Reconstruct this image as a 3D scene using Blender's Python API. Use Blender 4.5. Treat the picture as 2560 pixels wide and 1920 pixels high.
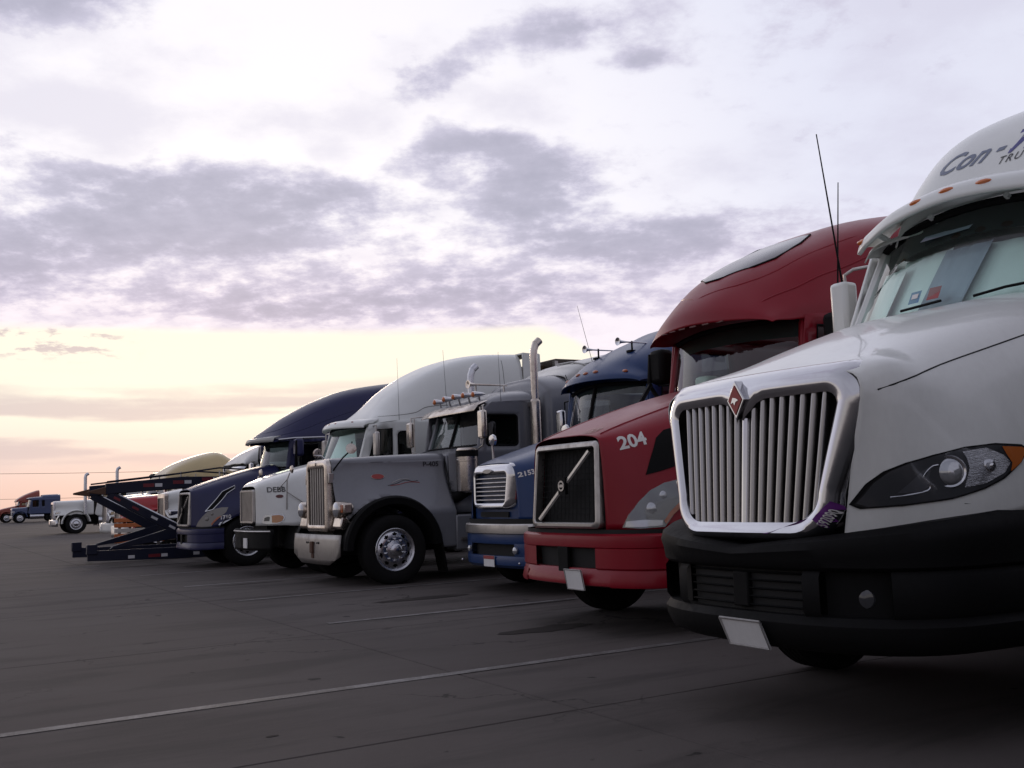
import bpy, bmesh, math, random
import numpy as np
from mathutils import Vector, Matrix
from mathutils.bvhtree import BVHTree
from mathutils.geometry import delaunay_2d_cdt

for o in list(bpy.data.objects):
    bpy.data.objects.remove(o)
SC = bpy.context.scene
COL = SC.collection
random.seed(7)
R = math.radians

# ------------------------------------------------------------------ camera
# trucks head towards +X, their left sides are +Y; the camera stands by the row at eye height
EYE = Vector((0, 0, 1.34))
cam = bpy.data.cameras.new('camera')
cam.sensor_width = 36.0
cam.lens = 35.86
cam.clip_start = 0.05
cam.clip_end = 6000
CAM = bpy.data.objects.new('camera', cam)
COL.objects.link(CAM)
_m = Matrix(((-0.85856859, 0.02354721, 0.51215769), (0.51145113, 0.10898211, 0.85237353), (-0.03574501, 0.99376478, -0.10561186)))
CAM.matrix_world = Matrix.Translation(EYE) @ _m.to_4x4()
SC.camera = CAM

# ------------------------------------------------------------------ colour management
SC.view_settings.view_transform = 'Standard'
SC.view_settings.look = 'None'
SC.view_settings.exposure = 0.0
SC.view_settings.gamma = 1.0
SC.view_settings.use_curve_mapping = False
SC.cycles.use_denoising = True
SC.cycles.max_bounces = 8
SC.cycles.transparent_max_bounces = 12
SC.cycles.caustics_reflective = False
SC.cycles.caustics_refractive = False


# ------------------------------------------------------------------ shader expression helper
class S:
    """a socket with arithmetic"""
    nt = None

    def __init__(s, sock):
        s.s = sock

    @staticmethod
    def m(op, *a, clamp=False):
        n = S.nt.nodes.new('ShaderNodeMath')
        n.operation = op
        n.use_clamp = clamp
        for i, x in enumerate(a):
            if isinstance(x, S):
                S.nt.links.new(x.s, n.inputs[i])
            else:
                n.inputs[i].default_value = x
        return S(n.outputs[0])

    def __add__(s, o): return S.m('ADD', s, o)
    def __radd__(s, o): return S.m('ADD', o, s)
    def __sub__(s, o): return S.m('SUBTRACT', s, o)
    def __rsub__(s, o): return S.m('SUBTRACT', o, s)
    def __mul__(s, o): return S.m('MULTIPLY', s, o)
    def __rmul__(s, o): return S.m('MULTIPLY', o, s)
    def __truediv__(s, o): return S.m('DIVIDE', s, o)
    def __rtruediv__(s, o): return S.m('DIVIDE', o, s)
    def clamp(s): return S.m('ADD', s, 0.0, clamp=True)


def smooth(x, a, b):
    n = S.nt.nodes.new('ShaderNodeMapRange')
    n.interpolation_type = 'SMOOTHSTEP'
    S.nt.links.new(x.s, n.inputs[0])
    n.inputs[1].default_value = a
    n.inputs[2].default_value = b
    return S(n.outputs[0])


def comb(x, y, z):
    n = S.nt.nodes.new('ShaderNodeCombineXYZ')
    for i, v in enumerate((x, y, z)):
        if isinstance(v, S):
            S.nt.links.new(v.s, n.inputs[i])
        else:
            n.inputs[i].default_value = v
    return S(n.outputs[0])


def noise(vec, scale, detail=5, rough=0.55, dist=0.0):
    n = S.nt.nodes.new('ShaderNodeTexNoise')
    S.nt.links.new(vec.s, n.inputs['Vector'])
    n.inputs['Scale'].default_value = scale
    n.inputs['Detail'].default_value = detail
    n.inputs['Roughness'].default_value = rough
    n.inputs['Distortion'].default_value = dist
    return S(n.outputs[0])


def mixc(f, a, b, mode='MIX'):
    n = S.nt.nodes.new('ShaderNodeMix')
    n.data_type = 'RGBA'
    n.blend_type = mode
    for i, v in ((0, f), (6, a), (7, b)):
        if isinstance(v, S):
            S.nt.links.new(v.s, n.inputs[i])
        elif i == 0:
            n.inputs[i].default_value = v
        else:
            n.inputs[i].default_value = (*v[:3], 1)
    return S(n.outputs[2])


# ------------------------------------------------------------------ sky: broken dusk cloud, brightest towards the low sun
SUN_AZ, SUN_EL = -15.0, 7.0            # degrees, azimuth from the row's view direction, positive to the right
_a = R(31)
FWD = Vector((-math.sin(_a), -math.cos(_a), 0))
RGT = Vector((-math.cos(_a), math.sin(_a), 0))
SUN_DIR = (FWD * math.cos(R(SUN_AZ)) + RGT * math.sin(R(SUN_AZ))) * math.cos(R(SUN_EL)) + Vector((0, 0, math.sin(R(SUN_EL))))

world = bpy.data.worlds.new('World')
SC.world = world
world.use_nodes = True
nt = world.node_tree
nt.nodes.clear()
S.nt = nt
tc = nt.nodes.new('ShaderNodeTexCoord')


def wdot(v):
    n = nt.nodes.new('ShaderNodeVectorMath')
    n.operation = 'DOT_PRODUCT'
    nt.links.new(tc.outputs['Generated'], n.inputs[0])
    n.inputs[1].default_value = v
    return S(n.outputs['Value'])


dz = wdot((0, 0, 1))
az = S.m('ARCTAN2', wdot(RGT), wdot(FWD)) * (180 / math.pi)
el = S.m('ARCSINE', dz) * (180 / math.pi)
# cloud sheet seen in perspective: the higher the elevation the coarser the pattern
sc_ = 1.0 / (S.m('MAXIMUM', dz, 0.0) + 0.22)
flat = comb(wdot(RGT) * sc_, wdot(FWD) * sc_, 0.0)
n1 = noise(flat, 2.4, 2, 0.5, 0.0)
n2 = noise(flat, 11.0, 6, 0.62, 0.0)
n3 = noise(comb(az * 0.035, el * 0.42, 3.0), 1.6, 3, 0.5, 0.0)
wa = az + (n1 - 0.5) * 10.0
we = el + (n1 - 0.5) * 4.0
# banks of cloud in the sky: azimuth, elevation, half widths, weight
BANKS = [(-28, 27.0, 7.5, 2.4, 1.7), (-22, 17.0, 7, 1.5, .85), (-20, 14.3, 6, 1.1, .95), (-29, 12.4, 4, 1.2, .8), (-29, 21, 4, 1.5, .35),
         (-11, 16.3, 6, 1.4, .70), (-2, 18.9, 4.0, 1.5, 1.05), (2.0, 16.6, 3.2, 1.8, .85), (-3.5, 23.0, 3.2, 1.6, .80), (4, 25.2, 4.5, 1.5, .85),
         (-10, 12.6, 19, 2.4, .62), (-6, 10.4, 24, 1.3, .62), (8.5, 13.6, 6.5, 1.1, .75), (20, 25, 10, 3.5, .55), (21, 17, 12, 5.0, .30), (8, 23, 2.2, .7, .6)]
field = 0.0
wae = comb(wa, we, 0.0)
for (a0, e0, sa, se, w) in BANKS:
    k = math.sqrt(.7)
    vm = nt.nodes.new('ShaderNodeVectorMath')
    vm.operation = 'MULTIPLY_ADD'
    nt.links.new(wae.s, vm.inputs[0])
    vm.inputs[1].default_value = (k / sa, k / se, 0)
    vm.inputs[2].default_value = (-a0 * k / sa, -e0 * k / se, 0)
    dt = nt.nodes.new('ShaderNodeVectorMath')
    dt.operation = 'DOT_PRODUCT'
    nt.links.new(vm.outputs[0], dt.inputs[0])
    nt.links.new(vm.outputs[0], dt.inputs[1])
    field = S.m('MULTIPLY_ADD', S.m('POWER', math.exp(-1), S(dt.outputs['Value'])), w, field)
inview = smooth(S.m('ABSOLUTE', az), 46, 32) * smooth(el, 33, 28)
wide = smooth(n1, .36, .64) * 0.75
field = field * inview + wide * (1.0 - inview)
dens = smooth(field * 0.80 + (n2 - 0.5) * 1.75, 0.06, 0.86)
dark = dens * (0.34 + 0.42 * smooth(field, 0.35, 1.1) + (n2 - .5) * .5)
# the cloud sheet ends above the horizon; beneath it a clear bright strip with thin streaks
edge = el + (n3 - .5) * 1.0 + smooth(az, 1, 14) * 9.0
sheet = smooth(edge, 8.9, 9.6)
streak = smooth(n3 + (n2 - .5) * .12, .46, .62)
puffs = smooth(n2, .50, .60) * smooth(az, -19.5, -22.5) * smooth(el, 7.3, 8.2)
low = streak * 0.72 * smooth(el, 7.4, 5.2) * smooth(el, 1.0, 3.0) + puffs * 0.8
veil = smooth(el, 16.5, 11.0) * smooth(az, 13, -2) * (0.16 + 0.22 * smooth(n2 * .6 + n3 * .4, .38, .62))
layer = smooth(n1 + (n2 - .5) * .25, .42, .66) * 0.30 * smooth(el, 9, 13)
dark = S.m('MINIMUM', S.m('MAXIMUM', S.m('MAXIMUM', dark, veil), layer), 1.0)
cosun = wdot(SUN_DIR)
near = smooth(cosun, 0.80, 0.99)
bright = mixc(near, (0.84, 0.85, 0.99), (1.10, 1.06, 1.10))
shade = mixc(smooth(dark, .45, 0.95), (0.68, 0.655, 0.80), (0.45, 0.445, 0.56))
cloud = mixc(smooth(dark, 0.0, 0.62), bright, shade)
# warm air low on the sunset side
strip = mixc(smooth(el, 1.4, 5.8), mixc(smooth(el, -1, 3.2), (0.82, 0.56, 0.50), (0.95, 0.73, 0.68)), (1.10, 1.02, 0.86))
strip = mixc(smooth(near, .55, 0.0) * .6, strip, (0.95, .93, .95))
strip = mixc(low, strip, (0.66, 0.54, 0.57))
pinkish = mixc(smooth(el, 16, 9.5) * 0.6, cloud, mixc(1.0, cloud, (1.03, 0.93, 0.96), 'MULTIPLY'))
skycol = mixc(sheet, strip, pinkish)
# away from the sunset the dusk is dimmer
fall = smooth(cosun, -0.25, 0.86)
dim = mixc(fall, (0.52, 0.52, 0.53), (1.0, 1.0, 1.0))
skycol = mixc(1.0, skycol, dim, 'MULTIPLY')
over = smooth(el, 28, 60)
skycol = mixc(over, skycol, mixc(1.0, skycol, (0.80, 0.80, 0.82), 'MULTIPLY'))
sky = nt.nodes.new('ShaderNodeTexSky')
sky.sky_type = 'NISHITA'
sky.sun_disc = False
sky.sun_elevation = R(SUN_EL)
sky.sun_rotation = math.atan2(SUN_DIR.x, SUN_DIR.y)
bg1 = nt.nodes.new('ShaderNodeBackground')
bg1.inputs[1].default_value = 0.05
nt.links.new(sky.outputs[0], bg1.inputs[0])
bg2 = nt.nodes.new('ShaderNodeBackground')
nt.links.new(skycol.s, bg2.inputs[0])
bg2.inputs[1].default_value = 1.0
mx = nt.nodes.new('ShaderNodeMixShader')
mx.inputs[0].default_value = 0.94
nt.links.new(bg1.outputs[0], mx.inputs[1])
nt.links.new(bg2.outputs[0], mx.inputs[2])
wo = nt.nodes.new('ShaderNodeOutputWorld')
nt.links.new(mx.outputs[0], wo.inputs[0])
world.cycles.sampling_method = 'MANUAL'
world.cycles.sample_map_resolution = 512

# ------------------------------------------------------------------ sun, veiled by cloud
sun = bpy.data.lights.new('sun', 'SUN')
sun.energy = 0.5
sun.angle = R(14)
sun.color = (1.0, 0.80, 0.62)
SUN = bpy.data.objects.new('sun', sun)
SUN.rotation_euler = SUN_DIR.to_track_quat('Z', 'Y').to_euler()
SUN.location = (0, 0, 20)
COL.objects.link(SUN)


# ------------------------------------------------------------------ materials
MATS = {}


def bsdf(name):
    m = bpy.data.materials.new(name)
    m.use_nodes = True
    S.nt = m.node_tree
    b = m.node_tree.nodes['Principled BSDF']
    return m, b


def objco():
    t = S.nt.nodes.new('ShaderNodeTexCoord')
    return S(t.outputs['Object'])


def vscale(v, s):
    n = S.nt.nodes.new('ShaderNodeVectorMath')
    n.operation = 'MULTIPLY'
    S.nt.links.new(v.s, n.inputs[0])
    n.inputs[1].default_value = s
    return S(n.outputs[0])


def bump(b, h, strength, dist=0.01):
    n = S.nt.nodes.new('ShaderNodeBump')
    n.inputs['Strength'].default_value = strength
    n.inputs['Distance'].default_value = dist
    S.nt.links.new(h.s, n.inputs['Height'])
    S.nt.links.new(n.outputs[0], b.inputs['Normal'])


def mat(name, col, rough=.5, metal=0., coat=0., dirt=0., bumpy=0., bscale=60., spec=.5, grime=(0.10, 0.085, 0.07)):
    if name in MATS:
        return MATS[name]
    m, b = bsdf(name)
    b.inputs['Base Color'].default_value = (*col, 1)
    b.inputs['Roughness'].default_value = rough
    b.inputs['Metallic'].default_value = metal
    b.inputs['Coat Weight'].default_value = coat
    b.inputs['Coat Roughness'].default_value = .06
    b.inputs['Specular IOR Level'].default_value = spec
    if dirt or bumpy:
        co = objco()
    if dirt:
        n = noise(co, 2.3, 8, .62, .4)
        fine = noise(vscale(co, (3, 3, 1.2)), 9, 6, .65)
        f = smooth(n * .65 + fine * .35, .40, .72) * dirt
        S.nt.links.new(mixc(f, col, grime).s, b.inputs['Base Color'])
        S.nt.links.new((rough + f * .5 + (fine - .5) * .08).s, b.inputs['Roughness'])
    if bumpy:
        bump(b, noise(co, bscale, 4, .6), bumpy, .004)
    MATS[name] = m
    return m


def emit(name, col, strength):
    m, b = bsdf(name)
    b.inputs['Base Color'].default_value = (*col, 1)
    b.inputs['Emission Color'].default_value = (*col, 1)
    b.inputs['Emission Strength'].default_value = strength
    MATS[name] = m
    return m


def glassmat(name, tint=(.80, .93, .89), rough=.02, frost=0.0):
    m = bpy.data.materials.new(name)
    m.use_nodes = True
    nt = m.node_tree
    S.nt = nt
    nt.nodes.clear()
    tr = nt.nodes.new('ShaderNodeBsdfTransparent')
    tr.inputs[0].default_value = (*tint, 1)
    gl = nt.nodes.new('ShaderNodeBsdfGlossy')
    gl.inputs[0].default_value = (1, 1, 1, 1)
    gl.inputs[1].default_value = rough
    ge = nt.nodes.new('ShaderNodeNewGeometry')
    dp = nt.nodes.new('ShaderNodeVectorMath')
    dp.operation = 'DOT_PRODUCT'
    nt.links.new(ge.outputs['Normal'], dp.inputs[0])
    nt.links.new(ge.outputs['Incoming'], dp.inputs[1])
    c = S.m('ABSOLUTE', S(dp.outputs['Value']))
    f = (0.055 + 0.945 * S.m('POWER', 1.0 - c, 5.0) + frost).clamp()
    mx = nt.nodes.new('ShaderNodeMixShader')
    nt.links.new(f.s, mx.inputs[0])
    nt.links.new(tr.outputs[0], mx.inputs[1])
    nt.links.new(gl.outputs[0], mx.inputs[2])
    o = nt.nodes.new('ShaderNodeOutputMaterial')
    nt.links.new(mx.outputs[0], o.inputs[0])
    MATS[name] = m
    return m


WHITE = mat('white_paint', (.80, .81, .78), .32, 0, .5, .10)
CLEANWHITE = mat('white_fairing', (.80, .82, .79), .34, 0, .3, .05)
RED = mat('red_paint', (.25, .003, .014), .38, 0, .10, .08, spec=.32, grime=(.06, .02, .018))
REDFAR = mat('bright_red_paint', (.42, .012, .02), .3, 0, .5, .1)
DULLRED = mat('faded_red_paint', (.28, .05, .03), .4, 0, .3, .2)
BLUE = mat('blue_paint', (.013, .042, .14), .34, 0, .12, .08, spec=.35, grime=(.04, .045, .06))
NAVY = mat('navy_paint', (.020, .022, .078), .38, 0, .1, .10, spec=.35, grime=(.05, .045, .06))
FARBLUE = mat('far_blue_paint', (.05, .075, .17), .4, 0, .3, .2)
GREY = mat('grey_paint', (.20, .205, .225), .36, .1, .25, .14)
TAN = mat('tan_paint', (.62, .50, .27), .4, 0, .3, .15)
SILVER = mat('silver_fairing', (.46, .46, .44), .36, .1, .4, .12)
DARKBLUE = mat('hauler_blue_paint', (.006, .0085, .026), .5, 0, .1, .3, spec=.3, grime=(.03, .026, .024))
CHROME = mat('chrome', (.64, .64, .66), .13, 1, 0, .12, .015, 12, grime=(.45, .42, .38))
BARCHROME = mat('grille_chrome', (.40, .39, .385), .24, 1)
SATIN = mat('brushed_steel', (.50, .48, .46), .34, 1, 0, .45, .05, 40, grime=(.24, .19, .15))
DULLSTEEL = mat('dull_bumper_steel', (.34, .325, .31), .42, .9, 0, .45, .05, 40, grime=(.20, .16, .13))
ALU = mat('polished_aluminium', (.66, .67, .70), .22, 1, 0, .3, grime=(.3, .27, .25))
WARMCHROME = mat('weathered_chrome', (.66, .60, .54), .22, 1, 0, .5, .05, 30, grime=(.27, .17, .10))
BLACK = mat('black_plastic', (.0065, .0065, .007), .6, 0, 0, .3, .2, 220, spec=.12, grime=(.011, .010, .0095))
DARK = mat('dark_void', (.008, .008, .008), .8)
RUBBER = mat('tyre_rubber', (.010, .010, .0105), .85, 0, 0, .4, .3, 90, spec=.2, grime=(.022, .020, .018))
FRAME = mat('chassis_black', (.010, .010, .010), .7, 0, 0, .4, spec=.2, grime=(.02, .018, .016))
CLOTH = mat('cab_trim', (.03, .03, .032), .85)
SEAT = mat('seat_fabric', (.06, .06, .065), .9)
AMBER = mat('amber_lens', (.62, .16, .03), .22, 0, .5)
AMBERDK = mat('amber_marker', (.42, .10, .025), .3, 0, .5)
CLEARLENS = mat('clear_lens', (.55, .56, .58), .12, .65, .6)
SMOKELENS = mat('smoked_lens', (.05, .052, .058), .10, .2, .8)
PLATE = mat('plate_white', (.78, .78, .77), .5, 0, 0, .12)
PLATEDK = mat('plate_frame', (.35, .34, .33), .5, 0, 0, .4)
PURPLE = mat('purple_sticker', (.14, .025, .20), .45)
INKDARK = mat('dark_lettering', (.02, .02, .024), .5)
INKWHITE = mat('white_lettering', (.72, .70, .68), .5)
INKBLUE = mat('blue_lettering', (.075, .075, .26), .4)
INKSTEEL = mat('slate_lettering', (.17, .20, .28), .4)
INKRED = mat('red_emblem', (.34, .035, .03), .35)
FADED = mat('faded_lettering', (.42, .22, .18), .5)
SHADE = mat('silver_sunshade', (.86, .93, .91), .45, .1, 0, .05, .15, 40)
SHADEBLUE = mat('sunshade_fold', (.38, .41, .50), .4, .2, 0, .1)
STICKBLUE = mat('blue_permit_sticker', (.10, .24, .42), .5)
STICKRED = mat('red_permit_sticker', (.35, .06, .06), .5)
PALEGREEN = mat('pale_plastic', (.48, .58, .50), .5)
RETROWHITE = mat('reflector_white', (.62, .62, .64), .35)
RETRORED = mat('reflector_red', (.16, .012, .02), .35)
RUSTY = mat('rusty_chain', (.10, .05, .03), .8)
GLASS = glassmat('windshield_glass')
SIDEGLASS = glassmat('side_glass', (.30, .33, .33))
CLEARCOVER = glassmat('lamp_cover_glass', (.92, .93, .94), .03)
DARKGLASS = mat('dark_glass', (.012, .014, .015), .05, 0, 0, spec=.6)
SKYLIGHT = mat('skylight_glass', (.14, .13, .135), .22, 0, .15)
ORANGE = mat('orange_board', (.60, .17, .05), .6, 0, 0, .3)
BOARDWHITE = mat('white_board', (.60, .56, .52), .6, 0, 0, .3)


# fluted reflector: streaky relief under the lens
FLUTED, _b = bsdf('fluted_reflector')
_b.inputs['Base Color'].default_value = (.62, .62, .64, 1)
_b.inputs['Metallic'].default_value = .9
_b.inputs['Roughness'].default_value = .16
bump(_b, noise(vscale(objco(), (9, 9, 55)), 3.0, 3, .6, .6), 1.0, .03)


# ------------------------------------------------------------------ mesh building
def cr(P, n):
    """Catmull-Rom resample of a list of points to n points"""
    P = np.array(P, float)
    k = len(P)
    if k == 2:
        t = np.linspace(0, 1, n)[:, None]
        return P[0] * (1 - t) + P[1] * t
    E = np.vstack([2 * P[0] - P[1], P, 2 * P[-1] - P[-2]])
    out = []
    for u in np.linspace(0, k - 1, n):
        i = min(int(u), k - 2)
        t = u - i
        a, b, c, d = E[i:i + 4]
        out.append(.5 * (2 * b + (c - a) * t + (2 * a - 5 * b + 4 * c - d) * t * t + (3 * b - a - 3 * c + d) * t ** 3))
    return np.array(out)


def patch(ctrl, nu, nv):
    rows = [cr(r, nv) for r in ctrl]
    cols = [cr([r[j] for r in rows], nu) for j in range(nv)]
    return [[tuple(cols[j][i]) for j in range(nv)] for i in range(nu)]


def full(half):
    """mirror half a ring (from the centre line outward to the left) to the right side"""
    return [(x, -y, z) for (x, y, z) in reversed(half[1:])] + list(half)


def ring(x, yz):
    return full([(x, y, z) for (y, z) in yz])


class MB:
    def __init__(s):
        s.v, s.f = [], []

    def add(s, vs, fs):
        o = len(s.v)
        s.v += [tuple(map(float, p)) for p in vs]
        s.f += [[i + o for i in f] for f in fs]
        return s

    def grid(s, rows, cu=False, cv=False):
        nu, nv = len(rows), len(rows[0])
        vs = [p for r in rows for p in r]
        fs = []
        for i in range(nu if cu else nu - 1):
            for j in range(nv if cv else nv - 1):
                a, b = i * nv + j, i * nv + (j + 1) % nv
                c, d = ((i + 1) % nu) * nv + (j + 1) % nv, ((i + 1) % nu) * nv + j
                fs.append([a, b, c, d])
        return s.add(vs, fs)

    def box(s, a, b):
        (x0, y0, z0), (x1, y1, z1) = a, b
        return s.hexa([(x0, y0, z0), (x1, y0, z0), (x1, y1, z0), (x0, y1, z0), (x0, y0, z1), (x1, y0, z1), (x1, y1, z1), (x0, y1, z1)])

    def hexa(s, p):
        return s.add(p, [[0, 3, 2, 1], [4, 5, 6, 7], [0, 1, 5, 4], [1, 2, 6, 5], [2, 3, 7, 6], [3, 0, 4, 7]])

    def prism(s, poly, axis, a, b):
        n = len(poly)
        f = {'x': lambda p, t: (t, p[0], p[1]), 'y': lambda p, t: (p[0], t, p[1]), 'z': lambda p, t: (p[0], p[1], t)}[axis]
        vs = [f(p, a) for p in poly] + [f(p, b) for p in poly]
        fs = [list(range(n))[::-1], list(range(n, 2 * n))] + [[i, (i + 1) % n, n + (i + 1) % n, n + i] for i in range(n)]
        return s.add(vs, fs)

    def tube(s, path, r, n=8, caps=True):
        path = [Vector(p) for p in path]
        k = len(path)
        rr = r if isinstance(r, (list, tuple)) else [r] * k
        rows = []
        ref = None
        for i, p in enumerate(path):
            d = (path[min(i + 1, k - 1)] - path[max(i - 1, 0)]).normalized()
            if ref is None:
                ref = Vector((0, 0, 1)) if abs(d.z) < .9 else Vector((1, 0, 0))
            u = d.cross(ref).normalized()
            w = u.cross(d).normalized()
            ref = w
            rows.append([tuple(p + (u * math.cos(t) + w * math.sin(t)) * rr[i]) for t in (2 * math.pi * j / n for j in range(n))])
        o = len(s.v)
        s.grid(rows, cv=True)
        if caps:
            s.f.append([o + j for j in range(n)][::-1])
            s.f.append([o + (k - 1) * n + j for j in range(n)])
        return s

    def lathe(s, prof, c=(0, 0, 0), axis=(0, 1, 0), n=24, caps=True):
        c, d = Vector(c), Vector(axis).normalized()
        ref = Vector((0, 0, 1)) if abs(d.z) < .9 else Vector((1, 0, 0))
        u = d.cross(ref).normalized()
        w = u.cross(d)
        rows = [[tuple(c + d * h + (u * math.cos(t) + w * math.sin(t)) * r) for t in (2 * math.pi * j / n for j in range(n))] for (r, h) in prof]
        o = len(s.v)
        s.grid(rows, cv=True)
        if caps:
            s.f.append([o + j for j in range(n)][::-1])
            s.f.append([o + (len(prof) - 1) * n + j for j in range(n)])
        return s

    def ball(s, c, r, n=14, m=8):
        rx, ry, rz = r if isinstance(r, (tuple, list)) else (r, r, r)
        rows = []
        for i in range(m + 1):
            a = -math.pi / 2 + math.pi * i / m
            ca = max(math.cos(a), 1e-3)
            rows.append([(c[0] + rx * ca * math.cos(t), c[1] + ry * ca * math.sin(t), c[2] + rz * math.sin(a)) for t in (2 * math.pi * j / n for j in range(n))])
        o = len(s.v)
        s.grid(rows, cv=True)
        s.f.append([o + j for j in range(n)][::-1])
        s.f.append([o + m * n + j for j in range(n)])
        return s

    def mirror(s):
        o = len(s.v)
        s.v += [(x, -y, z) for (x, y, z) in s.v]
        s.f += [[i + o for i in reversed(f)] for f in list(s.f)]
        return s

    def xf(s, fn):
        s.v = [tuple(fn(*p)) for p in s.v]
        return s

    def bvh(s):
        return BVHTree.FromPolygons([Vector(p) for p in s.v], s.f)


def mesh(name, mb, ox=0., oy=0., smooth_deg=38, recalc=True):
    me = bpy.data.meshes.new(name)
    bm = bmesh.new()
    vs = [bm.verts.new((x - ox, y - oy, z)) for (x, y, z) in mb.v]
    for f in mb.f:
        try:
            bm.faces.new([vs[i] for i in f])
        except ValueError:
            pass
    bmesh.ops.remove_doubles(bm, verts=bm.verts, dist=1e-5)
    if recalc:
        bmesh.ops.recalc_face_normals(bm, faces=bm.faces)
    bm.to_mesh(me)
    bm.free()
    if smooth_deg:
        me.polygons.foreach_set('use_smooth', [True] * len(me.polygons))
        me.set_sharp_from_angle(angle=R(smooth_deg))
    return me


def put(name, me, m, parent=None, loc=(0, 0, 0), rz=0., bevel=0., solid=0., rot=None):
    o = bpy.data.objects.new(name, me)
    COL.objects.link(o)
    if m is not None and len(me.materials) == 0:
        me.materials.append(m)
    if parent is not None:
        o.parent = parent
    o.location = loc
    o.rotation_euler = rot if rot else (0, 0, rz)
    if solid:
        md = o.modifiers.new('thickness', 'SOLIDIFY')
        md.thickness = solid
        md.offset = 0.0
    if bevel:
        md = o.modifiers.new('edges', 'BEVEL')
        md.width = bevel
        md.segments = 2
        md.limit_method = 'ANGLE'
        md.angle_limit = R(40)
        md.harden_normals = False
    return o


class Thing:
    """a top-level object: an Empty at its base, parts as children. Points are given along the row's x axis and across the thing."""

    def __init__(s, name, label, cat, x, y, group=None):
        s.x, s.y = x, y
        s.o = bpy.data.objects.new(name, None)
        s.o.empty_display_size = .3
        COL.objects.link(s.o)
        s.o.location = (x, y, 0)
        s.o['label'] = label
        s.o['category'] = cat
        if group:
            s.o['group'] = group

    def part(s, name, mb, m, parent=None, bevel=0., solid=0., sm=38, label=None):
        me = mesh(name, mb, s.x, 0., sm)
        o = put(name, me, m, parent or s.o, bevel=bevel, solid=solid)
        if label:
            o['label'] = label
        return o


def inpoly(x, y, P):
    c = False
    n = len(P)
    for i in range(n):
        x1, y1 = P[i]
        x2, y2 = P[(i + 1) % n]
        if (y1 > y) != (y2 > y) and x < (x2 - x1) * (y - y1) / (y2 - y1) + x1:
            c = not c
    return c


def fill(outer, holes=(), step=.08):
    """triangulated 2D area with inner points so that it can follow a curved surface"""
    pts, edges = [], []
    for loop in [outer, *holes]:
        k = len(pts)
        L = []
        for i, p in enumerate(loop):
            q = loop[(i + 1) % len(loop)]
            d = math.dist(p, q)
            m = max(1, int(d / step))
            L += [(p[0] + (q[0] - p[0]) * t / m, p[1] + (q[1] - p[1]) * t / m) for t in range(m)]
        pts += L
        edges += [(k + i, k + (i + 1) % len(L)) for i in range(len(L))]
    xs = [p[0] for p in outer]
    ys = [p[1] for p in outer]
    x = min(xs) + step / 2
    while x < max(xs):
        y = min(ys) + step / 2
        while y < max(ys):
            if inpoly(x, y, outer) and not any(inpoly(x, y, h) for h in holes):
                pts.append((x + 1e-4, y))
            y += step
        x += step
    r = delaunay_2d_cdt([Vector(p) for p in pts], edges, [], 0, 1e-6)
    V = [(v.x, v.y) for v in r[0]]
    F = []
    for f in r[2]:
        cx = sum(V[i][0] for i in f) / len(f)
        cy = sum(V[i][1] for i in f) / len(f)
        if inpoly(cx, cy, outer) and not any(inpoly(cx, cy, h) for h in holes):
            F.append(list(f))
    return V, F


def panel(outer, fn, holes=(), step=.12):
    V, F = fill(outer, holes, step)
    return MB().add([fn(*p) for p in V], F)


def onto(VF, bvh, place, direction, off=.006):
    """lay a flat pattern onto a surface: place maps (u, v) to a start point, rays go along direction"""
    V, F = VF
    d = Vector(direction).normalized()
    out = []
    for p in V:
        o = Vector(place(*p))
        h = bvh.ray_cast(o, d)
        if h[0] is None:
            h = bvh.find_nearest(o + d * 1.0)
        n = h[1] if h[1].dot(d) < 0 else -h[1]
        out.append(h[0] + n * (off + .003))
    return MB().add(out, F)


def side(bvh, poly, off=.006, step=.06, y=3.0, holes=()):
    """pattern given in (x, z) on the left flank"""
    return onto(fill(poly, holes, step), bvh, lambda u, v: (u, y, v), (0, -1, 0), off)


def front(bvh, poly, off=.006, step=.06, x=3.0, holes=()):
    """pattern given in (y, z) seen from the front"""
    return onto(fill(poly, holes, step), bvh, lambda u, v: (x, u, v), (-1, 0, 0), off)


def rrect(x0, x1, y0, y1, r, n=5):
    P = []
    for (cx, cy, a0) in ((x1 - r, y1 - r, 0), (x0 + r, y1 - r, 90), (x0 + r, y0 + r, 180), (x1 - r, y0 + r, 270)):
        P += [(cx + r * math.cos(R(a0 + 90 * i / n)), cy + r * math.sin(R(a0 + 90 * i / n))) for i in range(n + 1)]
    return P


def circ(cx, cy, rx, ry=None, n=24):
    ry = ry or rx
    return [(cx + rx * math.cos(2 * math.pi * i / n), cy + ry * math.sin(2 * math.pi * i / n)) for i in range(n)]


def words(txt, size, bold=0., shear=0., xscale=1., space=1.):
    cu = bpy.data.curves.new('lettering', 'FONT')
    cu.body = txt
    cu.size = size
    cu.offset = bold
    cu.shear = shear
    cu.space_character = space
    cu.resolution_u = 3
    ob = bpy.data.objects.new('lettering', cu)
    COL.objects.link(ob)
    dg = bpy.context.evaluated_depsgraph_get()
    me = bpy.data.meshes.new_from_object(ob.evaluated_get(dg))
    V = [(v.co.x * xscale, v.co.y) for v in me.vertices]
    F = [list(p.vertices) for p in me.polygons]
    bpy.data.objects.remove(ob)
    bpy.data.curves.remove(cu)
    bpy.data.meshes.remove(me)
    return V, F


# ------------------------------------------------------------------ wheels
_wc = {}


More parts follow.
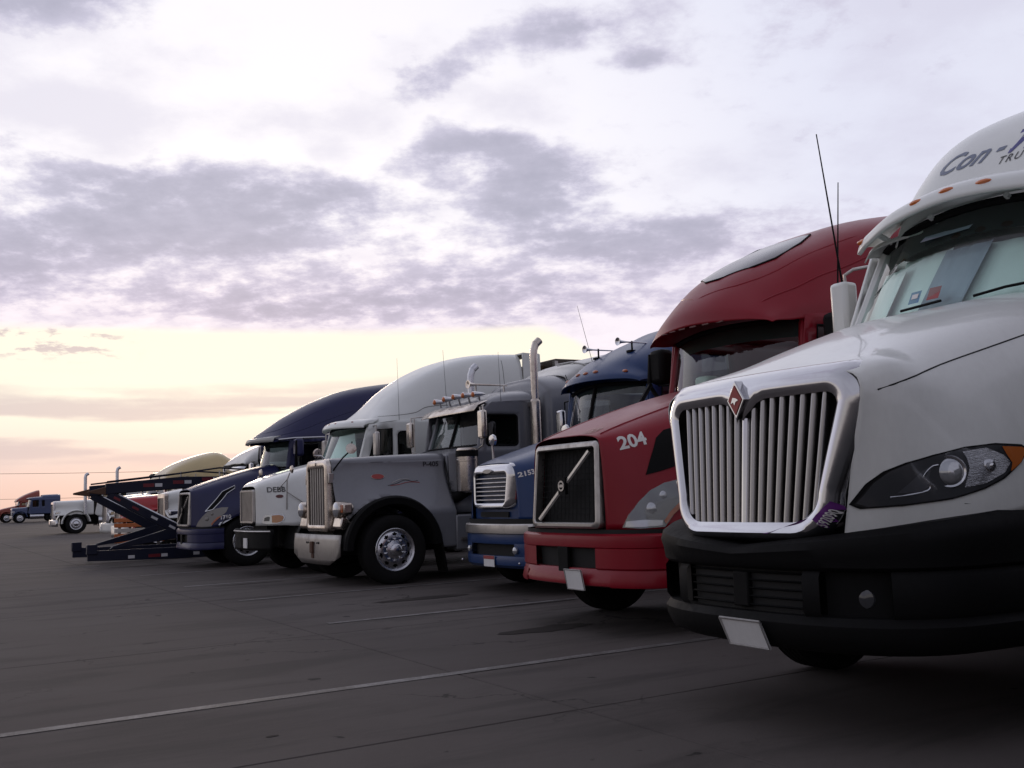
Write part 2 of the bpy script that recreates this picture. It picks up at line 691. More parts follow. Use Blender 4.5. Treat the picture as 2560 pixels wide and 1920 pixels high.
def wheel_meshes(r, w, rr, style):
    k = (r, w, rr, style)
    if k in _wc:
        return _wc[k]
    h = w / 2
    t = MB()
    prof = [(rr * .98, -h * .78), (rr * 1.03, -h * .88), (rr + (r - rr) * .45, -h * 1.02), (r * .93, -h * .96), (r * .985, -h * .8)]
    for g in (-.62, -.3, 0., .3, .62):
        prof += [(r, h * (g - .11)), (r * .978, h * (g - .05)), (r * .978, h * (g + .05)), (r, h * (g + .11))]
    prof += [(r * .985, h * .8), (r * .93, h * .96), (rr + (r - rr) * .45, h * 1.02), (rr * 1.03, h * .88), (rr * .98, h * .78)]
    t.lathe(prof, n=56, caps=False)
    drum = MB().lathe([(.05, -h), (rr * .9, -h * .95), (rr * .93, h * .3), (rr * .5, h * .35), (.04, h * .3)], n=28)
    rim = MB()
    rim.lathe([(rr * .97, -h * .8), (rr * .94, -h * .3), (rr * .94, h * .35), (rr * .99, h * .74), (rr * 1.05, h * .88), (rr * 1.02, h * .93), (rr * .93, h * .84), (rr * .89, h * .66)], n=56, caps=False)
    # disc with hand holes
    NA, rad = 120, [.89, .85, .81, .77, .73, .69, .65, .60, .54, .46]
    hts = [.66, .70, .735, .765, .79, .81, .825, .83, .82, .80]
    vs, fs = [], []
    for q, (a, b) in enumerate(zip(rad, hts)):
        for j in range(NA):
            th = 2 * math.pi * j / NA
            vs.append((rr * a * math.cos(th), h * b, rr * a * math.sin(th)))
    for q in range(len(rad) - 1):
        for j in range(NA):
            th = 2 * math.pi * (j + .5) / NA
            ph = (th * 10 / (2 * math.pi)) % 1.0 - .5
            aa = (rad[q] + rad[q + 1]) / 2
            if (ph / .23) ** 2 + ((aa - .755) / .085) ** 2 < 1 and style != 'far':
                continue
            fs.append([q * NA + j, q * NA + (j + 1) % NA, (q + 1) * NA + (j + 1) % NA, (q + 1) * NA + j])
    rim.add(vs, fs)
    hub = MB().lathe([(rr * .47, h * .80), (rr * .45, h * .9), (rr * .30, h * 1.0), (rr * .29, h * 1.22), (rr * .22, h * 1.34), (.01, h * 1.38)], n=24)
    nuts = MB()
    for j in range(10):
        th = 2 * math.pi * (j + .5) / 10
        c = (rr * .52 * math.cos(th), h * .80, rr * .52 * math.sin(th))
        nuts.lathe([(.019, 0), (.019, .035), (.012, .055)], c, n=6)
    _wc[k] = [mesh(n, b, smooth_deg=35) for n, b in (('wheel', drum), ('tyre', t), ('rim', rim), ('hub', hub), ('lug_nuts', nuts))]
    return _wc[k]


def wheel(T, x, y, r=.52, w=.28, rr=.30, style='alu', rimmat=None, bare=False, turn=0.):
    me = wheel_meshes(r, w, rr, style)
    sgn = 1 if y > 0 else -1
    rz = (0 if y > 0 else math.pi) + turn
    o = put('wheel', me[0], FRAME, T.o, (x - T.x, y - sgn * w / 2, r), rz)
    put('tyre', me[1], RUBBER, o)
    if not bare:
        put('rim', me[2], rimmat or ALU, o)
        put('hub', me[3], rimmat or ALU, o)
        put('lug_nuts', me[4], CHROME, o)['kind'] = 'stuff'
    return o


def chassis(T, xa, xr, r=.52, zt=.95, halfw=1.2, tank=True, xt=None):
    """frame rails, axles, tanks and driving wheels under a tractor"""
    m = MB()
    for s in (-1, 1):
        m.box((xr - 1.9, s * .43 - .045, .72), (xa + .6, s * .43 + .045, .98))
    for i in range(5):
        xx = xa - .3 + (xr - 1.6 - xa) * i / 4
        m.box((xx - .06, -.4, .76), (xx + .06, .4, .92))
    T.part('frame_rail', m, FRAME)
    ax = MB()
    ax.tube([(xa, -.95, r), (xa, -.5, r - .08), (xa, .5, r - .08), (xa, .95, r)], .06, 8)
    for q in (xr, xr - 1.32):
        ax.tube([(q, -.9, r), (q, .9, r)], .09, 10)
        ax.ball((q, 0, r), .2)
    T.part('axle', ax, FRAME)
    eng = MB().box((xr * 0 + xa - 1.6, -.42, .45), (xa + .55, .42, 1.05))  # plain dark block in the engine's place, put there to occlude light
    T.part('engine', eng, FRAME, bevel=.05)
    for q in (xr, xr - 1.32):
        for s in (-1, 1):
            wheel(T, q, s * halfw, r=r, w=.56, rr=.29, bare=True)
    if tank:
        xt = xt or (xa - 1.5)
        for s in (-1, 1):
            T.part('fuel_tank', MB().lathe([(.30, 0), (.33, .03), (.33, 1.45), (.30, 1.48)], (xt, s * (halfw - .38), .66), (-1, 0, 0), 28), ALU)
            T.part('tank_step', MB().box((xt - 1.2, s * (halfw - .12), .42), (xt - .2, s * (halfw - .02), .46)), SATIN)


# ------------------------------------------------------------------ ground
def ground_mat(name):
    m, b = bsdf(name)
    g = S.nt.nodes.new('ShaderNodeNewGeometry')
    p = S(g.outputs['Position'])
    big = noise(p, .22, 6, .6, .6)
    mid = noise(vscale(p, (.35, 1.6, 1)), 1.1, 7, .62, .5)      # drips and tyre sweeps run along the stalls
    fine = noise(p, 26, 5, .7)
    grit = noise(p, 160, 2, .7)
    base = mixc(smooth(big, .3, .72), (.084, .0705, .066), (.118, .103, .097))
    base = mixc(smooth(mid, .47, .66) * .65, base, (.046, .040, .0375))
    base = mixc(smooth(mid, .42, .30) * .25, base, (.105, .094, .089))
    base = mixc((fine - .5) * .5 + .5, mixc(.35, base, (.014, .013, .0125)), mixc(.16, base, (.17, .155, .15)))
    vo = S.nt.nodes.new('ShaderNodeTexVoronoi')
    vo.feature = 'DISTANCE_TO_EDGE'
    vo.inputs['Scale'].default_value = .33
    wv = S.nt.nodes.new('ShaderNodeVectorMath')
    wv.operation = 'ADD'
    S.nt.links.new(p.s, wv.inputs[0])
    S.nt.links.new(comb(noise(p, 2.2, 4, .6) * .9, noise(p, 1.9, 4, .6) * .9, 0.).s, wv.inputs[1])
    S.nt.links.new(wv.outputs[0], vo.inputs['Vector'])
    crack = smooth(S(vo.outputs['Distance']), .006, .0015) * smooth(noise(p, .35, 3, .5), .50, .58)
    base = mixc(crack * .75, base, (.014, .013, .0125))
    sp = smooth(noise(p, 3.1, 3, .5, .3), .70, .735)
    base = mixc(sp * .8, base, (.012, .011, .0105))
    S.nt.links.new(base.s, b.inputs['Base Color'])
    S.nt.links.new((.86 + (fine - .5) * .1).s, b.inputs['Roughness'])
    b.inputs['Specular IOR Level'].default_value = .18
    bump(b, fine * .6 + grit * .4, .6, .008)
    return m


CONC = ground_mat('weathered_concrete')
JOINT = mat('joint_sealant', (.02, .019, .018), .9, bumpy=.3)
g = put('ground', mesh('ground', MB().grid([[(-3000, -3000, -.022), (3000, -3000, -.022)], [(-3000, 3000, -.022), (3000, 3000, -.022)]])), CONC)
g['kind'] = 'structure'
pv = put('pavement', mesh('pavement', MB().box((-20.3, -132, -.016), (12.4, 3.6, -.010))), JOINT)
pv['kind'] = 'structure'
SX, SY = 4.6, 4.55
XJ = -3.62      # a joint runs across the stalls just ahead of the row
YJ = -5.35
_sl = {}


def slab_mesh(w, h):
    k = (round(w, 3), round(h, 3))
    if k not in _sl:
        m = MB()
        e, c = .005, .006
        x0, x1, y0, y1 = e, w - e, e, h - e
        vs = []
        for (d, z) in ((0, -.012), (0, -c), (c, 0.)):
            vs += [(x0 + d, y0 + d, z), (x1 - d, y0 + d, z), (x1 - d, y1 - d, z), (x0 + d, y1 - d, z)]
        fs = [[8, 9, 10, 11]]
        for q in (0, 4):
            fs += [[q + i, q + (i + 1) % 4, q + 4 + (i + 1) % 4, q + 4 + i] for i in range(4)]
        m.add(vs, fs)
        _sl[k] = mesh('slab', m, smooth_deg=0)
    return _sl[k]


for i in range(-4, 4):
    for j in range(-28, 2):
        x0, y0 = XJ + i * SX, YJ + j * SY
        if x0 < -20.3 or x0 + SX > 12.5 or y0 + SY > 3.7:
            continue
        o = put('slab', slab_mesh(SX, SY), CONC, pv, (x0, y0, 0))
        o.location.z = random.uniform(-.0015, .0015)

# painted stall lines, worn
m, b = bsdf('worn_line_paint')
p = S(S.nt.nodes.new('ShaderNodeNewGeometry').outputs['Position'])
w1 = noise(p, 5, 6, .7)
w2 = noise(p, 45, 4, .7)
w3 = noise(p, .9, 3, .6)
f = smooth(w1 * .45 + w2 * .35 + w3 * .30, .43, .63)
S.nt.links.new(mixc(f, (.20, .19, .187), (.075, .067, .063)).s, b.inputs['Base Color'])
b.inputs['Roughness'].default_value = .7
LINE = m
for y in (-7.0, -10.7, -14.1, -17.25, -20.8, -24.3, -27.8, -31.3):
    mb = MB()
    for q in range(16):
        xa, xb = -20 + q * 2.0, -18 + q * 2.0
        if y == -7.0 or xb <= -3.0 or (y < -11 and xb <= -3):
            mb.add([(xa, y - .055, .0045), (xb, y - .055, .0045), (xb, y + .055, .0045), (xa, y + .055, .0045)], [[0, 1, 2, 3]])
    o = put('stall_line', mesh('stall_line', mb, smooth_deg=0), LINE, pv)

# oil drips and a skid smear on the concrete
OIL = mat('oil_stain', (.036, .032, .030), .85, 0, 0, .9, spec=.1, grime=(.066, .057, .053))
for (x0, x1, y, w) in ((-7.2, -6.0, -10.6, .10), (-5.6, -4.35, -16.85, .12), (-6.6, -5.2, -12.3, .30), (-6.0, -4.9, -8.6, .34), (-3.2, -3.05, -3.55, .05), (-1.9, -1.82, -5.9, .04), (-2.1, -2.02, -4.2, .03)):
    rnd = random.Random(int(-y * 100))
    n = 26
    P = []
    for i in range(n):
        a = 2 * math.pi * i / n
        k = 1 + rnd.uniform(-.28, .28)
        P.append(((x0 + x1) / 2 + (x1 - x0) / 2 * math.cos(a) * (1 + rnd.uniform(-.08, .04)), y + w / 2 * math.sin(a) * k, .0032))
    put('oil_stain', mesh('oil_stain', MB().add(P, [list(range(n))]), smooth_deg=0), OIL, pv)


# ------------------------------------------------------------------ shared cab pieces
def wsheet(bc, be, tc_, te, nu=8, nv=15, off=0.):
    """curved windscreen: centre and end points of its lower and upper edge"""
    rows = []
    for i in range(nu):
        t = i / (nu - 1)
        xc, zc = bc[0] + (tc_[0] - bc[0]) * t, bc[1] + (tc_[1] - bc[1]) * t
        xe, ye, ze = [be[k] + (te[k] - be[k]) * t for k in range(3)]
        rows.append([(xc + (xe - xc) * s * s + off, ye * s, zc + (ze - zc) * s * s) for s in (-1 + 2 * j / (nv - 1) for j in range(nv))])
    return rows


def cabin(T, paint, ws, cab_poly, windows, yfun, back_x, floor_z=1.15, dash=True, gl=None, split=False, seam=None, wheel_side=True, pillar=.045, pillmat=None):
    bc, be, tc_, te = ws
    rows = wsheet(*ws)
    gw = T.part('windshield', MB().grid(rows), gl or GLASS)
    rub = MB().tube(rows[0], .022, 6)
    T.part('windshield_seal', rub, BLACK, gw)
    T.part('header_seal', MB().tube(rows[-1], .03, 6), BLACK, gw)
    if split:
        j = len(rows[0]) // 2
        T.part('windshield_divider', MB().tube([(r[j][0] + .01, 0, r[j][2]) for r in rows], .028, 6), BLACK, gw)
    for s in (-1, 1):
        T.part('pillar', MB().tube([(r[0][0] - .02, r[0][1] * -s * 1.0 if s > 0 else r[0][1], r[0][2]) for r in rows], pillar, 8), pillmat or paint)
    for s in (-1, 1):
        cs = T.part('cab_side', panel(cab_poly, lambda x, z, s=s: (x, s * yfun(x, z), z), windows, .14), paint, solid=.03)
        for w in windows:
            sw = T.part('side_window', panel(w, lambda x, z, s=s: (x, s * (yfun(x, z) - .012), z), (), .2), SIDEGLASS, cs)
            loop = [(x, s * (yfun(x, z) + .012), z) for (x, z) in w]
            T.part('window_seal', MB().tube(loop + [loop[0]], .016, 5, False), BLACK, cs)
    zt = te[2]
    hw = abs(be[1])
    T.part('cab_back', MB().box((back_x - .04, -hw, floor_z), (back_x, hw, zt + .1)), CLOTH)
    T.part('cab_floor', MB().box((back_x, -hw, floor_z - .05), (bc[0] - .2, hw, floor_z)), CLOTH)
    T.part('firewall', MB().box((be[0] - .1, -hw, floor_z), (be[0] - .06, hw, be[2] - .1)), CLOTH)
    if dash:
        T.part('dashboard', MB().prism([(be[0] - .02, be[2] - .03), (be[0] - .55, be[2] - .06), (be[0] - .5, be[2] - .35), (be[0], be[2] - .35)], 'y', -hw * .95, hw * .95), CLOTH, bevel=.04)
        for s in (-1, 1):
            m = MB()
            sx = be[0] - 1.05
            m.prism([(sx + .25, floor_z + .35), (sx + .25, floor_z + .5), (sx - .25, floor_z + .47), (sx - .38, be[2] + .35), (sx - .52, be[2] + .35), (sx - .38, floor_z + .35)], 'y', s * .55 - .25, s * .55 + .25)
            T.part('seat', m, SEAT, bevel=.06)
        c = Vector((be[0] - .62, .55, be[2] + .02))
        ax = Vector((.55, 0, .84)).normalized()
        u = Vector((0, 1, 0))
        v = ax.cross(u)
        T.part('steering_wheel', MB().tube([tuple(c + (u * math.cos(t) + v * math.sin(t)) * .22) for t in (2 * math.pi * k / 20 for k in range(21))], .016, 6, False).tube([tuple(c - u * .22), tuple(c), tuple(c + u * .22)], .02, 6).tube([tuple(c), tuple(c - ax * .35)], .03, 6), CLOTH)
    return gw, rows


def bent(ctrl, nu, nv):
    return MB().grid(patch(ctrl, nu, nv))


def visor_strip(T, fc, fe, chord, rise, paint, thick=.03, name='sun_visor'):
    """outside visor: front edge centre (x,z) and end (x,y,z), swept back and up"""
    ctrl = []
    for (dx, dz) in ((.0, 0.), (-chord * .12, rise * .55), (-chord * .5, rise * .9), (-chord, rise)):
        row = []
        for s in (-1, -.985, -.95, -.85, -.5, 0, .5, .85, .95, .985, 1):
            k = 1 if abs(s) < .96 else (.86 if abs(s) < .99 else .5)
            row.append((fc[0] + (fe[0] - fc[0]) * s * s + dx * k, fe[1] * s, fc[1] + (fe[2] - fc[1]) * s * s + dz * k))
        ctrl.append(row)
    mb = bent(ctrl, 10, 61)
    return T.part(name, mb, paint, solid=thick), mb.bvh()


def marker(T, x, y, z, m=None, r=(.05, .075, .028), parent=None):
    T.part('marker_light', MB().ball((x, y, z), r, 12, 6), m or AMBER, parent)


def door_mirror(T, x, y, z0, z1, w, paint, arm=None, d=.09, name='door_mirror', armmat=None):
    s = 1 if y > 0 else -1
    mm = T.part(name, MB().box((x - d, y - w / 2, z0), (x, y + w / 2, z1)), paint, bevel=.035)
    T.part('mirror_glass', MB().box((x - d - .006, y - w / 2 + .025, z0 + .03), (x - d + .002, y + w / 2 - .025, z1 - .03)), DARKGLASS, mm)
    if arm:
        for path in arm:
            T.part('mirror_arm', MB().tube(path, .014, 6), armmat or BLACK, mm)
    return mm


def whip(T, base, tip, r=.006, name='antenna'):
    return T.part(name, MB().tube([base, tip], [r * 1.3, r * .7], 6), BLACK)


def lettering(T, bvh, txt, size, at, m, name='lettering', parent=None, bold=.0, shear=0., xs=1., off=.004, face='side', rot=0., space=1.):
    """flat print laid on a surface; 'side' is read on the left flank, 'front' from ahead"""
    V, F = words(txt, size, bold, shear, xs, space)
    c, s = math.cos(R(rot)), math.sin(R(rot))
    V = [(x * c - y * s, x * s + y * c) for x, y in V]
    if face == 'side':
        mb = onto((V, F), bvh, lambda u, v: (at[0] - u, 3., at[1] + v), (0, -1, 0), off)
    else:
        mb = onto((V, F), bvh, lambda u, v: (2., at[0] + u, at[1] + v), (-1, 0, 0), off)
    return T.part(name, mb, m, parent, sm=0)


# ------------------------------------------------------------------ white tractor, nearest
def outline(wt, wb, z0, z1, rt, rb, n=9):
    """closed outline in (y,z), wider or narrower at the top, starting at the top centre and going to the left"""
    P = []
    m = 10
    for i in range(m):
        P.append((wt - rt) * i / m if i else 0.)
    top = [(y, z1) for y in P]
    arc1 = [(wt - rt + rt * math.sin(R(90 * i / n)), z1 - rt + rt * math.cos(R(90 * i / n))) for i in range(n + 1)]
    ns = 12
    sidep = [(wt + (wb - wt) * i / ns, (z1 - rt) + (z0 + rb - z1 + rt) * i / ns) for i in range(1, ns)]
    arc2 = [(wb - rb + rb * math.cos(R(90 * i / n)), z0 + rb - rb * math.sin(R(90 * i / n))) for i in range(n + 1)]
    bot = [((wb - rb) * (1 - i / m), z0) for i in range(1, m + 1)]
    half = top + arc1 + sidep + arc2 + bot
    return half + [(-y, z) for (y, z) in reversed(half[1:-1])]


def white_tractor():
    T = Thing('semi_truck', 'white aerodynamic tractor with large chrome grille and black bumper, nearest, at right edge', 'truck', -5.80, -4.35)
    hood = [[(x, y, z) for (y, z) in yz] for x, yz in (
        (-4.25, [(0, 1.94), (.35, 1.935), (.64, 1.92), (.77, 1.83), (.695, 1.5), (.63, 1.2), (.595, 1.03)]),
        (-4.42, [(0, 2.00), (.40, 1.995), (.72, 1.985), (.862, 1.885), (.865, 1.5), (.835, 1.22), (.80, 1.05)]),
        (-4.75, [(0, 2.12), (.4, 2.11), (.72, 2.05), (.91, 1.86), (1.0, 1.52), (1.035, 1.25), (1.03, 1.10)]),
        (-5.2, [(0, 2.27), (.45, 2.26), (.78, 2.18), (.97, 1.95), (1.08, 1.58), (1.12, 1.35), (1.13, 1.17)]),
        (-5.7, [(0, 2.42), (.48, 2.41), (.82, 2.31), (1.0, 2.06), (1.1, 1.68), (1.15, 1.42), (1.16, 1.22)]),
        (-6.2, [(0, 2.52), (.5, 2.51), (.85, 2.41), (1.0, 2.15), (1.1, 1.75), (1.15, 1.5), (1.16, 1.25)]))]
    hb = bent([full(r) for r in hood], 40, 49)
    HV = hb.bvh()
    H = T.part('hood', hb, WHITE, solid=.006)
    # raised crown along the top of the hood
    # grille surround
    def bow(y, z, d):
        return (-4.085 - .16 * y * y - .09 * max(0, z - 1.0) + d, y, z)
    NOTCH = lambda P, w, k: [(y, z - k * max(0, 1 - abs(y) / w) if z > 1.5 else z) for (y, z) in P]
    loops = []
    for (wt, wb, z0, z1, rt, rb, d, nk) in ((.64, .53, 1.125, 1.815, .07, .16, -.10, .11), (.64, .53, 1.125, 1.815, .07, .16, .0, .11), (.665, .55, 1.10, 1.845, .09, .18, .02, .10),
                                            (.70, .575, 1.07, 1.88, .12, .2, .025, .05), (.745, .60, 1.045, 1.92, .15, .22, .01, .0), (.80, .625, 1.02, 1.965, .17, .24, -.045, .0),
                                            (.825, .635, 1.012, 1.98, .18, .25, -.11, .0), (.825, .635, 1.012, 1.978, .18, .25, -.19, .0)):
        loops.append([bow(y, z, d) for (y, z) in NOTCH(outline(wt, wb, z0, z1, rt, rb), .14, nk)])
    sb = MB().grid(loops, cv=True)
    SV = sb.bvh()
    G = T.part('grille_surround', sb, CHROME)
    T.part('grille_backing', MB().add([(-4.33, -.7, 1.05), (-4.33, .7, 1.05), (-4.36, .7, 1.9), (-4.36, -.7, 1.9)], [[0, 1, 2, 3]]), DARK, G)
    inner = NOTCH(outline(.64, .53, 1.125, 1.815, .07, .16), .14, .11)
    for i in range(-8, 9):
        y = i * .0695
        def cross(yq):
            return [z1 + (z2 - z1) * (yq - y1) / (y2 - y1) for (y1, z1), (y2, z2) in zip(inner, inner[1:] + inner[:1]) if (y1 - yq) * (y2 - yq) <= 0 and abs(y2 - y1) > 1e-6]
        z0, z1 = min(cross(y * .88)) - .01, max(cross(y)) + .01
        w = .017 if i else .024
        rows = []
        for q in range(11):
            z = z0 + (z1 - z0) * q / 10
            yy = y * (1 - .12 * (1 - q / 10))
            x = bow(yy, z, -.012)[0]
            rows.append([(x - .05, yy - w, z), (x - .012, yy - w * .95, z), (x, yy - w * .5, z), (x + .004, yy, z), (x, yy + w * .5, z), (x - .012, yy + w * .95, z), (x - .05, yy + w, z)])
        T.part('grille_bar', MB().grid(rows), BARCHROME if i else CHROME, G, sm=60)
    # diamond badge
    e = T.part('badge', MB().prism([(0, 1.935), (.072, 1.82), (0, 1.705), (-.072, 1.82)], 'x', -4.17, -4.105), CHROME, G, bevel=.006)
    T.part('badge_field', MB().prism([(0, 1.905), (.054, 1.82), (0, 1.735), (-.054, 1.82)], 'x', -4.104, -4.100), INKRED, e)
    T.part('badge_mark', MB().prism([(-.03, 1.80), (-.012, 1.835), (.012, 1.83), (.032, 1.818), (.01, 1.81), (0, 1.79), (-.01, 1.808)], 'x', -4.0995, -4.096), CHROME, e)
    # bumper: plan curve, several bands with openings between them
    plan = [(-4.02, 0.), (-4.03, .25), (-4.065, .5), (-4.15, .74), (-4.29, .93), (-4.5, 1.06), (-4.78, 1.115), (-5.28, 1.15)]

    def band(y0, y1, prof, n=26):
        """prof: (outward offset, z)"""
        P = cr([(b, a) for a, b in plan], 200)
        L = [(p[1], p[0]) for p in P]
        cum = [0]
        for a, b in zip(L, L[1:]):
            cum.append(cum[-1] + math.dist(a, b))
        rows = []
        for q in range(n + 1):
            s = y0 + (y1 - y0) * q / n
            sg = 1 if s >= 0 else -1
            t = abs(s)
            k = max(0, min(len(L) - 2, next((i for i in range(len(cum) - 1) if cum[i + 1] >= t), len(L) - 2)))
            f = (t - cum[k]) / (cum[k + 1] - cum[k])
            x, y = L[k][0] + (L[k + 1][0] - L[k][0]) * f, L[k][1] + (L[k + 1][1] - L[k][1]) * f
            tx, ty = L[k + 1][0] - L[k][0], L[k + 1][1] - L[k][1]
            l = math.hypot(tx, ty)
            nx, ny = ty / l, -tx / l
            rows.append([(x + nx * o, sg * (y + ny * o), z + zz * t) for (o, z, zz) in [(pp + (0.,))[:3] for pp in prof]])
        return MB().grid(rows)
    B = T.part('bumper', band(-1.86, 1.86, [(-.16, 1.0, .10), (-.05, 1.0, .10), (.0, .985, .08), (.015, .955, .06), (.0, .925, .03), (-.008, .895, .0), (-.03, .875, 0), (-.12, .865, 0)], 60), BLACK)
    T.part('bumper_valance', band(-1.86, 1.86, [(-.12, .645, 0), (-.03, .64, 0), (.0, .60, 0), (-.005, .55, 0), (-.04, .48, 0), (-.10, .45, 0), (-.2, .45, 0)], 60), BLACK, B)
    for s in (-1, 1):
        for (a, b) in ((.46, .56), (.93, 1.86)):
            T.part('bumper_post', band(s * a, s * b, [(-.12, .885), (-.03, .875), (-.008, .845), (-.008, .67), (-.03, .64), (-.12, .63)], 14), BLACK, B)
        T.part('fog_recess', band(s * .56, s * .93, [(-.085, .885), (-.09, .63)], 10), BLACK, B)
        c = (-4.27, s * .70, .735)
        T.part('fog_light', MB().lathe([(.055, 0), (.06, .02), (.05, .035), (.01, .045)], c, (1, s * .35, 0), 18), SMOKELENS, B)
    T.part('lower_grille', band(-.46, .46, [(-.07, .885), (-.075, .63)], 14), DARK, B)
    for k in range(5):
        z = .67 + k * .045
        T.part('lower_grille_slat', band(-.46, .46, [(-.055, z), (-.045, z + .006), (-.055, z + .012)], 14), BLACK, B)
    T.part('tow_cover', MB().box((-4.10, -.06, .66), (-4.06, .06, .855)), BLACK, B, bevel=.01)
    pl = T.part('license_plate', MB().hexa([(-3.985, -.10, .600), (-3.985, .21, .600), (-4.045, .22, .45), (-4.045, -.09, .45), (-3.995, -.10, .600), (-3.995, .21, .600), (-4.055, .22, .45), (-4.055, -.09, .45)]), PLATE)
    T.part('plate_frame', MB().tube([(-3.985, -.10, .60), (-3.985, .21, .60), (-4.045, .22, .45), (-4.045, -.09, .45), (-3.985, -.10, .60)], .008, 5, False), PLATEDK, pl)
    # headlamps
    lampL = [(-4.25, 1.21), (-4.27, 1.25), (-4.30, 1.32), (-4.35, 1.38), (-4.43, 1.42), (-4.56, 1.455), (-4.73, 1.49), (-4.92, 1.505), (-5.09, 1.495), (-5.13, 1.47), (-5.06, 1.40), (-4.93, 1.32), (-4.80, 1.27), (-4.63, 1.225), (-4.43, 1.20), (-4.29, 1.19)]
    def inset(P, k):
        cx = sum(p[0] for p in P) / len(P)
        cz = sum(p[1] for p in P) / len(P)
        return [(cx + (x - cx) * k, cz + (z - cz) * k) for x, z in P]
    for s in (1, -1):
        def mir(mb):
            return mb if s > 0 else mb.xf(lambda x, y, z: (x, -y, z))
        hl = T.part('headlight', mir(side(HV, lampL, .008, .05)), BLACK, H)
        inn = inset(lampL, .93)
        T.part('lamp_housing', mir(side(HV, inn, .012, .05)), mat('lamp_bowl', (.06, .062, .068), .2, .3, .5), hl)
        refl = [(-4.71, 1.465), (-4.85, 1.48), (-4.95, 1.44), (-4.98, 1.40), (-4.93, 1.35), (-4.81, 1.30), (-4.69, 1.28), (-4.71, 1.33), (-4.73, 1.38), (-4.725, 1.43)]
        rf_ = T.part('reflector', mir(side(HV, refl, .014, .03)), FLUTED, hl)
        hb_ = HV.ray_cast(Vector((-4.84, 3, 1.39)), Vector((0, -1, 0)))
        T.part('bulb', mir(MB().lathe([(.03, 0), (.034, .012), (.02, .02), (.012, .05), (.002, .055)], tuple(hb_[0] + Vector((0, .012, 0))), (.6, .8, 0), 16)), CHROME, hl)
        T.part('turn_signal', mir(side(HV, [(-4.95, 1.485), (-5.08, 1.48), (-5.105, 1.465), (-5.05, 1.40), (-4.97, 1.355), (-4.99, 1.40), (-4.965, 1.445)], .016, .03)), AMBER, hl)
        h = HV.ray_cast(Vector((-4.63, 3, 1.365)), Vector((0, -1, 0)))
        n = (h[1] if h[1].y > 0 else -h[1])
        n = (n + Vector((.5, 0, 0))).normalized()
        c = h[0] - n * .012
        T.part('projector_ring', mir(MB().lathe([(.082, 0), (.088, .02), (.080, .034), (.070, .03)], tuple(c), tuple(n), 28, False)), CHROME, hl)
        T.part('projector', mir(MB().lathe([(.074, .01), (.066, .034), (.045, .048), (.015, .054), (.002, .055)], tuple(c), tuple(n), 28)), CLEARLENS, hl)
        T.part('lamp_cover', mir(side(HV, inset(lampL, .95), .034, .04)), CLEARCOVER, hl)
        P2 = [tuple(HV.ray_cast(Vector((x, 3, z)), Vector((0, -1, 0)))[0] + Vector((0, .016, 0))) for x, z in ((-4.37, 1.245), (-4.45, 1.255), (-4.52, 1.275), (-4.525, 1.31), (-4.50, 1.345), (-4.535, 1.39), (-4.57, 1.40))]
        T.part('lamp_trim', mir(MB().tube([tuple(p) for p in cr(P2, 20)], .006, 6)), CHROME, hl)
        T.part('running_lamp', mir(side(HV, [(-4.40, 1.265), (-4.46, 1.33), (-4.50, 1.375), (-4.545, 1.40), (-4.53, 1.34), (-4.535, 1.30), (-4.50, 1.27)], .014, .03)), mat('lamp_shell', (.13, .135, .15), .15, .5, .6), hl)
        # seam between hood top and fender
        pts = []
        for q in range(26):
            x = -4.32 - q * .076
            z = 1.80 + .27 * (q * .076 / .93) ** .93
            hh = HV.ray_cast(Vector((x, 3, z)), Vector((0, -1, 0)))
            if hh[0]:
                pts.append((hh[0].x, hh[0].y + .004, hh[0].z))
        T.part('hood_seam', mir(MB().tube(pts, .0045, 5, False)), DARK, H)
    # inventory sticker on the surround
    st = front(SV, [(.60, 1.235), (.645, 1.185), (.565, 1.085), (.515, 1.14)], .004, .03)
    sk = T.part('sticker', st, PURPLE, G)
    lettering(T, SV, '592090', .042, (.552, 1.10), INKWHITE, 'sticker_number', G, .001, 0, .82, .006, 'front', 51)
    # cab
    ws = ((-5.98, 2.44), (-6.30, .95, 2.48), (-6.42, 3.22), (-6.68, .93, 3.12))
    yf = lambda x, z: min(1.2, 1.0 + .16 * min(1, max(0, (-6.3 - x) / 1.6))) + .03 * max(0, min(1, (2.4 - z)))
    poly = [(-6.25, 1.05), (-6.28, 2.48), (-6.66, 3.14), (-9.4, 3.16), (-9.4, 1.0)]
    win = [[(-6.55, 2.42), (-6.80, 2.98), (-7.42, 2.98), (-7.46, 2.40)]]
    gw, rows = cabin(T, CLEANWHITE, ws, poly, win, yf, -9.3, 1.15)
    T.part('header_panel', MB().grid(wsheet((-6.30, 3.0), (-6.62, .93, 2.93), (-6.44, 3.24), (-6.70, .93, 3.14), off=-.03)), DARK, gw)  # black strip behind the upper glass stands in for shade inside the cab
    T.part('inner_sun_flap', MB().add([(-6.33, -.35, 3.04), (-6.33, .05, 3.05), (-6.40, .05, 3.10), (-6.40, -.35, 3.09)], [[0, 1, 2, 3]]), SHADEBLUE, gw)
